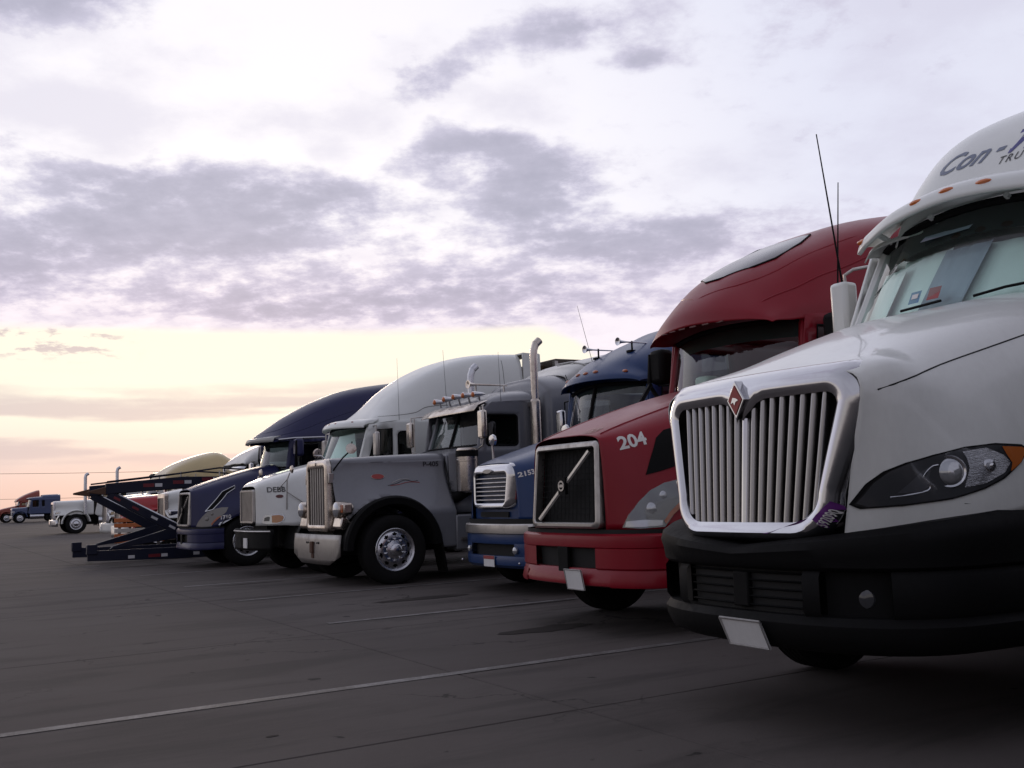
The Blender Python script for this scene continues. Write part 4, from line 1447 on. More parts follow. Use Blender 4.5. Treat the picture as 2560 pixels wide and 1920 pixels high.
    roof = [[(x, y, z) for (y, z) in yz] for x, yz in (
        (-8.52, [(0, 2.90), (.4, 2.895), (.75, 2.88), (.93, 2.85), (.99, 2.82)]),
        (-8.56, [(0, 2.99), (.4, 2.98), (.75, 2.95), (.93, 2.90), (1.0, 2.84)]),
        (-8.72, [(0, 3.12), (.4, 3.11), (.74, 3.05), (.95, 2.95), (1.02, 2.86)]),
        (-9.1, [(0, 3.33), (.42, 3.31), (.76, 3.22), (.99, 3.0), (1.05, 2.88)]),
        (-9.7, [(0, 3.60), (.45, 3.57), (.8, 3.43), (1.04, 3.1), (1.1, 2.9)]),
        (-10.4, [(0, 3.82), (.5, 3.79), (.88, 3.6), (1.1, 3.2), (1.14, 2.9)]),
        (-12.2, [(0, 3.95), (.55, 3.92), (.95, 3.72), (1.13, 3.2), (1.16, 2.9)]))]
    for r in roof[:3]:
        for i, (x, y, z) in enumerate(r):
            r[i] = (x - .30 * y * y, y, z)
    rb = bent([full(r) for r in roof], 40, 45)
    RV = rb.bvh()
    RF = T.part('roof', rb, BLUE, solid=.008)
    for y in (-.72, -.22, 0, .22, .72):
        h = RV.ray_cast(Vector((-5, y, 3.03 if abs(y) < .5 else 2.99)), Vector((-1, 0, 0)))
        if h[0]:
            marker(T, h[0].x, y, h[0].z, AMBERDK, (.03, .06, .03), RF)
    for s in (-1, 1):
        h = RV.ray_cast(Vector((-9.15, s * .42, 6)), Vector((0, 0, -1)))[0]
        hn = T.part('air_horn', MB().lathe([(.009, -.5), (.012, -.1), (.025, .0), (.055, .05), (.06, .06), (.045, .055), (.01, .04)], (h.x + .2, h.y, h.z + .13), (1, 0, 0), 20), CHROME, RF)
        T.part('horn_bracket', MB().tube([(h.x, h.y, h.z - .01), (h.x, h.y, h.z + .15)], .014, 6).box((h.x - .07, h.y - .05, h.z - .02), (h.x + .07, h.y + .05, h.z + .012)), BLACK, hn)
    whip(T, (-9.3, -.75, 3.2), (-9.0, -.72, 4.2), .0035)
    T.part('roof_aerial', MB().tube([(-8.95, -.98, 2.86), (-8.95, -.98, 3.02)], .02, 7).tube([(-8.95, -.98, 3.02), (-8.90, -.98, 3.14)], .006, 5), BLACK, RF)
    # mirrors
    for s in (-1, 1):
        mm = door_mirror(T, -9.0, s * 1.38, 2.20, 2.62, .17, CHROME, None, .10)
        T.part('mirror_arm', MB().tube([(-9.08, s * 1.30, 2.62), (-9.08, s * 1.3, 2.74), (-9.1, s * 1.0, 2.76)], .012, 6).tube([(-9.08, s * 1.3, 2.2), (-9.1, s * 1.0, 2.1)], .012, 6), BLACK, mm)
        # hood mirror on a short post
        hm = T.part('hood_mirror', MB().lathe([(.012, -.03), (.08, -.02), (.09, .01), (.085, .02), (.01, .02)], (-7.55, s * .98, 2.12), (-1, 0, .1), 20), CHROME)
        T.part('hood_mirror_post', MB().tube([(-7.54, s * .98, 2.04), (-7.55, s * .97, 1.86), (-7.5, s * .92, 1.70)], [.014, .02, .022], 7).tube([(-7.42, s * .80, 1.72), (-7.55, s * .97, 1.80)], .012, 6), SATIN, hm)
    for s in (-1, 1):
        wheel(T, -8.05, s * 1.15, r=.52, w=.29)
        T.part('fender_liner', MB().grid([[(-8.05 + .66 * math.cos(R(a)), s * 1.12, .52 + .66 * math.sin(R(a))), (-8.05 + .66 * math.cos(R(a)), s * .45, .52 + .66 * math.sin(R(a)))] for a in range(-5, 186, 10)]), DARK)
    T.part('radiator', MB().box((-7.4, -.6, .5), (-7.3, .6, 1.65)), DARK)
    chassis(T, -8.05, -13.4)
    return T


blue_tractor()


# ------------------------------------------------------------------ long-nosed grey tractor P-405
def grey_tractor():
    T = Thing('semi_truck', 'grey long-nosed tractor marked P-405 with tall chrome stack and square grille', 'truck', -6.55, -15.7)
    AX, AR = (-6.55, .53), .80
    arch = [(AX[0] + AR * math.cos(R(a)), AX[1] + AR * math.sin(R(a))) for a in range(4, 181, 8)]

    def yf(x, z):
        t = max(0, min(1, (-5.78 - x) / 1.7))
        top = .50 + .22 * t
        f = max(0, min(1, (1.86 - z) / .75))
        return top + (1.12 - top) * (f ** 1.6) * (.42 + .58 * min(1, max(0, (-5.78 - x) / .45)))
    poly = [(-5.78, .88), (-5.78, 1.88), (-7.64, 1.93), (-7.64, .52), (-7.36, .52)] + [p for p in arch[::-1] if p[0] > -7.36 and p[0] < -5.82 and p[1] > .5] + [(-5.86, .88)]
    # arch[] runs front to back; reversed above runs back to front
    sides = []
    for s in (1, -1):
        mb = panel(poly, lambda x, z, s=s: (x, s * yf(x, z), z), (), .07)
        if s > 0:
            HV = mb.bvh()
        sides.append(mb)
    top = [[(-5.78, y, z) for (y, z) in ((0, 1.975), (.25, 1.97), (.40, 1.955), (.475, 1.92), (.50, 1.875))],
           [(-6.4, y, z) for (y, z) in ((0, 2.0), (.3, 1.995), (.48, 1.98), (.555, 1.94), (.578, 1.89))],
           [(-7.0, y, z) for (y, z) in ((0, 2.025), (.36, 2.02), (.56, 2.0), (.635, 1.96), (.656, 1.905))],
           [(-7.65, y, z) for (y, z) in ((0, 2.045), (.4, 2.04), (.62, 2.02), (.70, 1.98), (.725, 1.92))]]
    H = T.part('hood', bent([full(r) for r in top], 20, 33), GREY, solid=.006)
    S1 = T.part('hood_side', sides[0], GREY, solid=.006)
    T.part('hood_side', sides[1], GREY, solid=.006)
    for s in (1, -1):
        rows = []
        for a in range(2, 182, 6):
            c, q = math.cos(R(a)), math.sin(R(a))
            rows.append([(AX[0] + r_ * c, s * y, AX[1] + r_ * q) for (r_, y) in ((.82, 1.05), (.83, 1.14), (.80, 1.18), (.70, 1.17), (.67, 1.12), (.67, .6))])
        T.part('fender', MB().grid(rows), BLACK)
        # tail of the black fender down to the mud flap
        T.part('mud_flap', MB().hexa([(-7.32, s * .85, .62), (-7.36, s * .85, .62), (-7.36, s * 1.17, .62), (-7.32, s * 1.17, .62), (-7.42, s * .85, .14), (-7.44, s * .85, .14), (-7.44, s * 1.17, .14), (-7.42, s * 1.17, .14)]), BLACK)
    # radiator shell and grille
    loops = []
    for (w, z0, z1, r, d) in ((.37, .93, 1.83, .05, -.10), (.37, .93, 1.83, .05, -.01), (.385, .915, 1.85, .06, .0), (.43, .86, 1.92, .09, .0), (.46, .83, 1.955, .11, -.02), (.47, .82, 1.965, .12, -.06), (.48, .815, 1.97, .12, -.13)):
        loops.append([(-5.70 + d, y, z) for (y, z) in outline(w, w, z0, z1, r, r * .6)])
    G = T.part('radiator_shell', MB().grid(loops, cv=True), WARMCHROME)
    T.part('grille_backing', MB().add([(-5.80, -.45, .85), (-5.80, .45, .85), (-5.80, .45, 1.9), (-5.80, -.45, 1.9)], [[0, 1, 2, 3]]), mat('grille_rust', (.055, .03, .022), .7, 0, 0, .4), G)
    for i in range(-3, 4):
        y = i * .104
        T.part('grille_bar', MB().prism([(-5.79, y - .022), (-5.735, y - .018), (-5.725, y), (-5.735, y + .018), (-5.79, y + .022)], 'z', .925, 1.835), SATIN, G)
    T.part('badge', MB().box((-5.70, -.025, 1.87), (-5.685, .025, 1.925)), WARMCHROME, G, bevel=.006)
    T.part('hood_ornament', MB().tube([(-5.86, 0, 1.97), (-5.80, 0, 2.03), (-5.68, 0, 2.045)], [.02, .014, .006], 7), CHROME, H)
    # bumper, lower corners cut
    py = [(-1.04, .79), (1.04, .79), (1.04, .47), (.62, .33), (-.62, .33), (-1.04, .47)]
    V_, F_ = fill(py, (), .15)
    mb = MB().add([(-5.66 - .05 * abs(y) ** 2 + .02 * math.sin((z - .33) / .46 * math.pi), y, z) for y, z in V_], F_)
    B = T.part('bumper', mb, DULLSTEEL, solid=.02)
    T.part('tow_hook', MB().box((-5.67, -.06, .50), (-5.60, .06, .68)).box((-5.66, -.045, .42), (-5.62, .045, .50)), RUSTY, B, bevel=.01)
    for s in (-1, 1):
        for q in (.2, .27):
            T.part('bumper_bolt', MB().lathe([(.02, 0), (.015, .015)], (-5.645, s * q, .66), (1, 0, 0), 8), BLACK, B)
        T.part('bumper_bracket', MB().box((-6.1, s * .45 - .04, .5), (-5.68, s * .45 + .04, .7)), FRAME)
    # headlamp pods
    for s in (1, -1):
        hp = T.part('headlight', MB().lathe([(.02, -.22), (.09, -.18), (.125, -.06), (.13, .06), (.12, .075)], (-5.80, s * .80, 1.17), (1, 0, 0), 22), WARMCHROME)
        T.part('lamp_lens', MB().lathe([(.118, 0), (.10, .02), (.05, .035), (.01, .04)], (-5.727, s * .80, 1.17), (1, 0, 0), 22), CLEARLENS, hp)
        T.part('turn_signal', MB().box((-5.92, s * .96 - .06, 1.10), (-5.76, s * .96 + .06, 1.27)), WARMCHROME, hp, bevel=.03)
        T.part('signal_lens', MB().box((-5.765, s * .96 - .045, 1.125), (-5.752, s * .96 + .045, 1.245)), AMBERDK, hp, bevel=.008)
        T.part('lamp_bracket', MB().prism([(-5.78, .86), (-5.74, .9), (-5.78, 1.06), (-5.86, 1.06), (-6.0, .86)], 'y', s * .60, s * .92), WARMCHROME, hp, bevel=.02)
    # fender mirrors and latch
    for s in (1, -1):
        fm = T.part('hood_mirror', MB().lathe([(.01, 0), (.075, .01), (.085, .04), (.01, .06)], (-6.02, s * .72, 2.10), (.2, s * .9, .2), 20), WARMCHROME)
        T.part('hood_mirror_arm', MB().tube([(-5.80, s * .52, 1.78), (-5.92, s * .66, 1.98), (-6.0, s * .70, 2.06)], .012, 6).tube([(-6.02, s * .72, 2.1), (-6.04, s * .74, 2.22)], .01, 6), BLACK, fm)
        T.part('hood_latch', MB().box((-5.80, s * .505, 1.58), (-5.72, s * .545, 1.74)), SATIN, H, bevel=.01)
    # badge and scroll on the side
    ob = T.part('side_badge', side(HV, circ(-6.49, 1.665, .105, .042, 28), .008, .05), INKRED, S1)
    T.part('side_badge_rim', MB().tube([tuple(HV.ray_cast(Vector((x, 3, z)), Vector((0, -1, 0)))[0] + Vector((0, .009, 0))) for x, z in circ(-6.49, 1.665, .105, .042, 28)] * 1 + [tuple(HV.ray_cast(Vector((-6.385, 3, 1.665)), Vector((0, -1, 0)))[0] + Vector((0, .009, 0)))], .005, 5, False), SATIN, ob)
    lettering(T, HV, 'P-405', .112, (-7.265, 1.81), INKDARK, 'number', S1, .003, 0, 1.05, .006)
    for (P_, m_) in (([(-6.62, 1.52), (-6.76, 1.545), (-6.92, 1.60), (-7.04, 1.575), (-7.14, 1.585)], INKDARK), ([(-6.66, 1.515), (-6.80, 1.53), (-6.98, 1.565), (-7.16, 1.555)], INKRED), ([(-6.70, 1.56), (-6.85, 1.61), (-7.0, 1.61)], SATIN)):
        T.part('pinstripe', MB().tube([tuple(HV.ray_cast(Vector((x, 3, z)), Vector((0, -1, 0)))[0] + Vector((0, .007, 0))) for x, z in [tuple(p) for p in cr(P_, 16)]], .005, 4), m_, S1)
    T.part('hood_seam', MB().tube([(-7.655, yf(-7.64, z) + .004, z) for z in (.55, 1.0, 1.4, 1.9)], .012, 5), DARK)
    # cowl, cab
    T.part('cowl', MB().prism([(-7.67, 1.0), (-7.67, 1.99), (-8.1, 2.12), (-8.3, 2.12), (-8.3, 1.0)], 'y', -.74, .74), GREY, bevel=.03)
    cabpoly = [(-7.69, 1.05), (-7.69, 2.02), (-8.14, 2.13), (-8.24, 2.74), (-8.42, 2.86), (-9.32, 2.88), (-9.32, .95), (-8.5, .95), (-8.5, 1.05)]
    win = [rrect(-8.90, -8.29, 2.13, 2.64, .06, 4)]
    cy_ = lambda x, z: (.95 + .05 * min(1, max(0, (-8.0 - x) / .3))) if x < -8.0 else .76 + .19 * max(0, min(1, (-7.62 - x) / .38))
    ws = ((-8.15, 2.14), (-8.20, .93, 2.14), (-8.36, 2.74), (-8.40, .92, 2.74))
    gw, rows = cabin(T, GREY, ws, cabpoly, win, cy_, -9.3, 1.1, split=True, pillar=.05)
    roof = [[(x, y, z) for (y, z) in yz] for x, yz in (
        (-8.34, [(0, 2.80), (.5, 2.80), (.85, 2.78), (.97, 2.74)]),
        (-8.40, [(0, 2.93), (.5, 2.92), (.84, 2.88), (.98, 2.80)]),
        (-8.75, [(0, 3.06), (.5, 3.05), (.85, 2.98), (1.0, 2.86)]),
        (-9.32, [(0, 3.12), (.5, 3.11), (.86, 3.03), (1.0, 2.88)]))]
    RB = bent([full(r) for r in roof], 16, 31)
    RF = T.part('cab_roof', RB, GREY, solid=.008)
    T.part('sun_visor', MB().grid([[(-8.03 - .05 * abs(y), y, 2.70), (-8.12 - .04 * abs(y), y, 2.80), (-8.36, y, 2.88)] for y in (-1.0, -.6, -.2, .2, .6, 1.0)]), WARMCHROME, solid=.006)
    for y in (-.72, -.36, 0, .36, .72):
        cl = T.part('cab_light', MB().lathe([(.012, -.16), (.035, -.08), (.052, .03), (.056, .07), (.045, .075)], (-8.30, y, 3.03 - .05 * y * y), (1, 0, -.06), 16), CHROME)
        T.part('cab_light_lens', MB().ball((-8.228, y, 3.025 - .05 * y * y), (.035, .05, .05), 12, 6), AMBER, cl)
        T.part('cab_light_foot', MB().tube([(-8.34, y, 3.0 - .05 * y * y), (-8.36, y, 2.90)], .018, 6), CHROME, cl)
    hn = T.part('air_horn', MB().lathe([(.012, -.75), (.018, -.1), (.035, 0), (.075, .06), (.06, .062), (.01, .04)], (-8.42, .30, 3.22), (1, .05, 0), 18), WARMCHROME)
    T.part('horn_bracket', MB().tube([(-8.52, .3, 3.22), (-8.52, .3, 3.02)], .016, 6).tube([(-9.1, .27, 3.22), (-9.1, .27, 3.06)], .016, 6), SATIN, hn)
    # sleeper with raised roof
    sl = [[(x, y, z) for (y, z) in yz] for x, yz in (
        (-9.36, [(0, 3.10), (.5, 3.09), (.88, 3.0), (1.04, 2.82), (1.06, 2.0), (1.06, 1.0)]),
        (-9.46, [(0, 3.27), (.55, 3.25), (.98, 3.10), (1.15, 2.85), (1.17, 2.0), (1.17, 1.0)]),
        (-9.8, [(0, 3.38), (.6, 3.36), (1.05, 3.18), (1.20, 2.88), (1.22, 2.0), (1.22, 1.0)]),
        (-11.9, [(0, 3.52), (.6, 3.50), (1.05, 3.30), (1.20, 2.95), (1.22, 2.0), (1.22, 1.0)]))]
    SL = T.part('sleeper', bent([full(r) for r in sl], 24, 49), GREY, solid=.008)
    T.part('sleeper_back', MB().box((-11.92, -1.2, .95), (-11.88, 1.2, 3.3)), GREY)
    for s in (1, -1):
        T.part('sleeper_vent', MB().box((-11.2, s * 1.225 - .012, 2.1), (-10.95, s * 1.225 + .012, 2.6)), BLACK, SL)
    fr = [[(x, y, z) for (y, z) in yz] for x, yz in (
        (-9.95, [(0, 3.40), (.5, 3.39), (.9, 3.33), (1.0, 3.24)]),
        (-10.15, [(0, 3.50), (.5, 3.49), (.9, 3.42), (1.02, 3.28)]),
        (-10.5, [(0, 3.66), (.5, 3.65), (.92, 3.55), (1.04, 3.30)]),
        (-11.9, [(0, 3.98), (.5, 3.97), (.95, 3.85), (1.06, 3.35)]))]
    FR = T.part('roof_fairing', bent([full(r) for r in fr], 18, 31), SILVER, solid=.008)
    T.part('fairing_lip', MB().tube([(-10.45, 1.0, 3.45), (-10.42, .9, 3.56), (-10.42, .5, 3.655), (-10.42, 0, 3.665)], .018, 6).tube([(-10.42, .9, 3.57), (-11.9, .95, 3.88)], .014, 6), SILVER, FR)
    # stacks
    for s in (1, -1):
        top = 0. if s > 0 else -.16
        pts = [(-9.20, s * 1.13, .95), (-9.20, s * 1.13, 3.62 + top), (-9.21, s * 1.13, 3.74 + top), (-9.25, s * 1.13, 3.84 + top), (-9.33, s * 1.13, 3.91 + top)]
        stk = T.part('exhaust_stack', MB().tube(pts, .064, 18).tube([pts[-2], pts[-1]], .068, 18), WARMCHROME if s > 0 else ALU)
        hs = MB().lathe([(.09, 0), (.092, .02), (.092, 1.45), (.09, 1.47), (.064, 1.5)], (-9.20, s * 1.13, 1.40), (0, 0, 1), 24)
        T.part('heat_shield', hs, WARMCHROME, stk)
        T.part('stack_bracket', MB().box((-9.30, s * 1.0, 2.78), (-9.12, s * 1.12, 2.83)), SATIN, stk)
    # air cleaners
    for s in (1, -1):
        ac = T.part('air_cleaner', MB().lathe([(.12, 0), (.17, .03), (.175, .06), (.175, .50), (.18, .505), (.18, .535), (.175, .54), (.175, .69), (.15, .72)], (-7.85, s * 1.14, 1.36), (0, 0, 1), 28), WARMCHROME)
        T.part('air_cleaner_band', MB().lathe([(.183, 0), (.183, .1)], (-7.85, s * 1.14, 1.94), (0, 0, 1), 28, False), BLACK, ac)
        T.part('air_cleaner_duct', MB().tube([(-7.85, s * 1.14, 1.40), (-7.75, s * .95, 1.30), (-7.6, s * .7, 1.3)], .09, 12), BLACK, ac)
        T.part('step_box', MB().box((-8.35, s * .75, .46), (-7.62, s * 1.14, 1.02)), GREY, bevel=.03)
        T.part('cab_step', MB().box((-8.3, s * 1.13, .62), (-7.7, s * 1.2, .66)), SATIN)
    # mirrors on long brackets
    for s in (1, -1):
        mm = door_mirror(T, -7.98, s * 1.36, 2.22, 2.68, .19, WARMCHROME, [[(-8.05, s * 1.36, 2.68), (-8.05, s * 1.36, 2.76), (-8.1, s * 1.3, 2.77), (-8.22, s * .98, 2.77)], [(-8.05, s * 1.36, 2.22), (-8.05, s * 1.33, 2.12), (-8.12, s * .98, 2.05)]], .10, 'door_mirror', SATIN)
        T.part('bracket_tube', MB().tube([(-8.06, s * 1.25, 2.74), (-8.06, s * 1.25, 2.14)], .012, 6), SATIN, mm)
    for s in (1, -1):
        wheel(T, -6.55, s * 1.16, r=.53, w=.29, rr=.315)
    whip(T, (-8.6, -.95, 2.75), (-8.55, -.97, 4.0), .0035)
    whip(T, (-8.62, .98, 2.75), (-8.58, 1.0, 3.7), .003)
    T.part('radiator', MB().box((-6.0, -.42, .6), (-5.82, .42, 1.85)), DARK)
    chassis(T, -6.55, -12.6, r=.53, xt=-8.6)
    return T


grey_tractor()


# ------------------------------------------------------------------ white tractor with the tall plain fairing, behind the grey one
def fairing_tractor():
    T = Thing('semi_truck', 'white tractor with tall plain roof fairing and sloped hood, between navy and grey tractors', 'truck', -6.75, -19.0)
    hood = [[(x, y, z) for (y, z) in yz] for x, yz in (
        (-5.58, [(0, 1.62), (.28, 1.615), (.40, 1.59), (.45, 1.52), (.46, 1.2), (.465, .90)]),
        (-5.68, [(0, 1.70), (.33, 1.69), (.48, 1.66), (.56, 1.56), (.60, 1.2), (.62, .90)]),
        (-5.95, [(0, 1.80), (.42, 1.79), (.62, 1.74), (.74, 1.60), (.84, 1.2), (.90, .90)]),
        (-6.3, [(0, 1.90), (.48, 1.89), (.72, 1.82), (.86, 1.64), (.98, 1.28), (1.05, .90)]),
        (-6.8, [(0, 2.02), (.52, 2.01), (.80, 1.93), (.95, 1.72), (1.06, 1.38), (1.10, 1.15)]),
        (-7.3, [(0, 2.12), (.56, 2.11), (.86, 2.02), (1.0, 1.8), (1.08, 1.4), (1.10, 1.15)]))]
    hb = bent([full(r) for r in hood], 34, 47)
    HV = hb.bvh()
    H = T.part('hood', hb, WHITE, solid=.006)
    loops = []
    for (w, z0, z1, r, d) in ((.36, .98, 1.52, .02, -.03), (.36, .98, 1.52, .02, .02), (.40, .95, 1.55, .03, .02), (.42, .94, 1.56, .04, -.02)):
        loops.append([(-5.56 + d, y, z) for (y, z) in outline(w, w, z0, z1, r, r)])
    G = T.part('grille_frame', MB().grid(loops, cv=True), SATIN)
    T.part('grille_backing', MB().box((-5.60, -.38, .96), (-5.585, .38, 1.54)), FRAME, G)
    for k in range(11):
        y = -.33 + .066 * k
        T.part('grille_bar', MB().box((-5.585, y - .016, .98), (-5.555, y + .016, 1.52)), SATIN, G)
    py = [(-1.08, .84), (1.08, .84), (1.08, .46), (-1.08, .46)]
    V_, F_ = fill(py, (), .12)
    B = T.part('bumper', MB().add([(-5.48 - .22 * abs(y / 1.08) ** 2.5, y, z) for y, z in V_], F_), BLACK, solid=.06)
    T.part('bumper_trim', MB().tube([(-5.44 - .22 * abs(y / 1.08) ** 2.5, y, .80) for y in [-1.08 + 2.16 * k / 20 for k in range(21)]], .018, 6), SATIN, B)
    T.part('license_plate', MB().box((-5.46, .12, .50), (-5.445, .34, .68)), PLATE, B)
    T.part('mount_plate', MB().box((-5.46, -.30, .50), (-5.445, -.02, .70)), FRAME, B)
    for s in (1, -1):
        def mir(mb):
            return mb if s > 0 else mb.xf(lambda x, y, z: (x, -y, z))
        lp = [(-5.66, .95), (-5.68, 1.05), (-5.72, 1.09), (-5.90, 1.10), (-5.98, 1.08), (-5.99, 1.03), (-5.95, .96), (-5.88, .93), (-5.72, .925)]
        hl = T.part('headlight', mir(side(HV, lp, .010, .04)), CLEARLENS, H)
        T.part('turn_signal', mir(side(HV, [(-5.80, .95), (-5.80, 1.075), (-5.90, 1.085), (-5.96, 1.065), (-5.97, 1.03), (-5.94, .97), (-5.87, .945)], .016, .04)), mat('pale_amber_lens', (.55, .26, .11), .25, 0, .5), hl)
        T.part('lamp_recess', mir(side(HV, [(-5.69, .98), (-5.70, 1.04), (-5.75, 1.06), (-5.77, 1.05), (-5.76, .98)], .016, .04)), SMOKELENS, hl)
        # mirror tripod on the hood
        def on(x, z, o=.01):
            h = HV.ray_cast(Vector((x, 3, z)), Vector((0, -1, 0)))[0]
            return (h.x, (h.y + o), h.z)
        a, b_, c_ = on(-6.02, 1.18), on(-6.40, 1.22), on(-5.92, 1.55)
        k = (-6.02, on(-6.02, 1.5)[1] + .12, 1.72)
        hm = T.part('hood_mirror', mir(MB().lathe([(.01, 0), (.06, .01), (.075, .04), (.01, .05)], (k[0] - .06, k[1], 1.90), (-1, 0, 0), 16)), WARMCHROME)
        T.part('tripod_leg', mir(MB().tube([k, a], .010, 6)), SATIN, hm)
        T.part('tripod_leg', mir(MB().tube([(k[0], k[1] - .03, 1.50), b_], .010, 6)), SATIN, hm)
        T.part('tripod_leg', mir(MB().tube([k, c_], .010, 6)), SATIN, hm)
        T.part('tripod_post', mir(MB().tube([k, (k[0] - .05, k[1], 1.84)], .014, 6)), SATIN, hm)
    lettering(T, HV, 'DEBB', .13, (-5.74, 1.50), mat('grey_lettering', (.10, .10, .10), .5), 'number', H, .003, 0, .95, .007)
    T.part('emblem', side(HV, circ(-5.93, 1.42, .06, .03, 16), .008, .05), mat('maroon_emblem', (.12, .03, .03), .5), H)
    T.part('hood_hinge', MB().tube([(-6.42, 1.0, 1.05), (-6.42, .90, 1.62)], .018, 5), SATIN, H)
    # cab
    ws = ((-7.12, 2.08), (-7.42, 1.0, 2.08), (-7.38, 2.70), (-7.60, .96, 2.66))
    yf = lambda x, z: 1.02 + .13 * min(1, max(0, (-7.5 - x) / 1.0))
    poly = [(-7.38, 1.1), (-7.42, 2.08), (-7.60, 2.72), (-8.2, 2.80), (-11.0, 2.84), (-11.0, 1.0)]
    win = [[(-7.60, 2.10), (-7.74, 2.62), (-8.04, 2.64), (-8.04, 2.08)], rrect(-8.42, -8.16, 2.06, 2.58, .08, 4)]
    gw, rows = cabin(T, CLEANWHITE, ws, poly, win, yf, -10.8, 1.1)
    T.part('sunshade', MB().grid(wsheet((-7.2, 2.12), (-7.46, .62, 2.12), (-7.38, 2.56), (-7.56, .30, 2.60), off=-.05)), SHADE, gw)
    rfp = [[(x, y, z) for (y, z) in yz] for x, yz in (
        (-7.62, [(0, 2.72), (.5, 2.72), (.85, 2.70), (.97, 2.66), (1.03, 2.62)]),
        (-7.80, [(0, 2.94), (.5, 2.93), (.82, 2.88), (.98, 2.76), (1.05, 2.66)]),
        (-8.05, [(0, 3.16), (.5, 3.14), (.80, 3.02), (1.0, 2.86), (1.08, 2.70)]),
        (-8.45, [(0, 3.52), (.5, 3.49), (.82, 3.36), (1.04, 3.02), (1.12, 2.75)]),
        (-9.0, [(0, 3.86), (.52, 3.83), (.90, 3.70), (1.10, 3.25), (1.15, 2.8)]),
        (-9.6, [(0, 4.10), (.55, 4.07), (.97, 3.92), (1.13, 3.4), (1.16, 2.82)]),
        (-10.3, [(0, 4.23), (.58, 4.20), (1.0, 4.06), (1.14, 3.5), (1.16, 2.82)]),
        (-11.0, [(0, 4.26), (.6, 4.24), (1.02, 4.10), (1.14, 3.5), (1.16, 2.82)]))]
    rb = bent([full(r) for r in rfp], 44, 45)
    RV = rb.bvh()
    RF = T.part('roof_fairing', rb, CLEANWHITE, solid=.008)

    def seam(P, r=.006):
        pts = []
        for x, z in [tuple(p) for p in cr(P, 24)]:
            h = RV.ray_cast(Vector((x, 3, z)), Vector((0, -1, 0)))
            if h[0]:
                pts.append(tuple(h[0] + Vector((0, .004, 0))))
        T.part('panel_seam', MB().tube(pts, r, 5), mat('seam_grey', (.12, .12, .11), .7), RF)
    seam([(-7.85, 2.88), (-8.2, 2.90), (-8.55, 2.95), (-8.8, 3.06), (-9.3, 3.10), (-9.9, 3.10)])
    seam([(-10.55, 2.9), (-10.55, 4.05)])
    T.part('side_extender', MB().prism([(-11.03, 2.0), (-11.03, 4.22), (-11.45, 4.20), (-11.48, 2.0)], 'y', 1.08, 1.12).prism([(-11.03, 2.0), (-11.03, 4.22), (-11.45, 4.20), (-11.48, 2.0)], 'y', -1.12, -1.08), CLEANWHITE)
    T.part('extender_top', MB().box((-11.45, -1.08, 4.19), (-11.03, 1.08, 4.22)), CLEANWHITE)
    V, VV = visor_strip(T, (-7.16, 2.69), (-7.50, 1.0, 2.66), .36, .16, CLEANWHITE)
    for y in (-.7, -.25, 0, .25, .7):
        h = VV.ray_cast(Vector((-5, y, 2.78)), Vector((-1, 0, 0)))
        if h[0]:
            marker(T, h[0].x, y, h[0].z, mat('dim_marker', (.25, .05, .03), .4), (.025, .05, .022), V)
    for s in (1, -1):
        mm = door_mirror(T, -7.56, s * 1.36, 2.10, 2.56, .18, SATIN, None, .09)
        T.part('mirror_arm', MB().tube([(-7.62, s * 1.32, 2.56), (-7.62, s * 1.32, 2.68), (-7.68, s * 1.05, 2.69)], .016, 6).tube([(-7.62, s * 1.32, 2.1), (-7.66, s * 1.05, 2.02)], .016, 6), SATIN, mm)
        wheel(T, -6.75, s * 1.13, r=.51, w=.28)
        T.part('fender_liner', MB().grid([[(-6.75 + .64 * math.cos(R(a)), s * 1.08, .52 + .64 * math.sin(R(a))), (-6.75 + .64 * math.cos(R(a)), s * .45, .52 + .64 * math.sin(R(a)))] for a in range(-5, 186, 10)]), DARK)
    whip(T, (-8.2, 1.1, 2.72), (-8.18, 1.1, 4.0), .003)
    T.part('radiator', MB().box((-6.0, -.42, .5), (-5.8, .42, 1.6)), DARK)
    chassis(T, -6.75, -11.9)
    return T


fairing_tractor()


def van_trailer(x0, y):
    T = Thing('van_trailer', 'dark van trailer coupled behind the white tractor with tall fairing', 'trailer', x0 - 8, y)
    T.part('body', MB().box((x0 - 14, -1.28, 1.15), (x0, 1.28, 4.10)), mat('trailer_brown', (.05, .035, .025), .5, 0, 0, .3), bevel=.03)
    for s in (-1, 1):
        T.part('corner_post', MB().box((x0 - .06, s * 1.25 - .05, 1.15), (x0 + .02, s * 1.25 + .05, 4.05)), SATIN)
        T.part('landing_leg', MB().box((x0 - 2.6, s * .8 - .06, .02), (x0 - 2.45, s * .8 + .06, 1.15)), FRAME)
        for q in (12.0, 13.2):
            wheel(T, x0 - q, s * 1.25, r=.51, w=.56, rr=.29, bare=True)
    T.part('nose_unit', MB().box((x0 + .02, -.9, 3.35), (x0 + .14, .9, 4.02)), mat('nose_brown', (.07, .04, .02), .6), bevel=.03)
    return T


van_trailer(-11.72, -19.0)


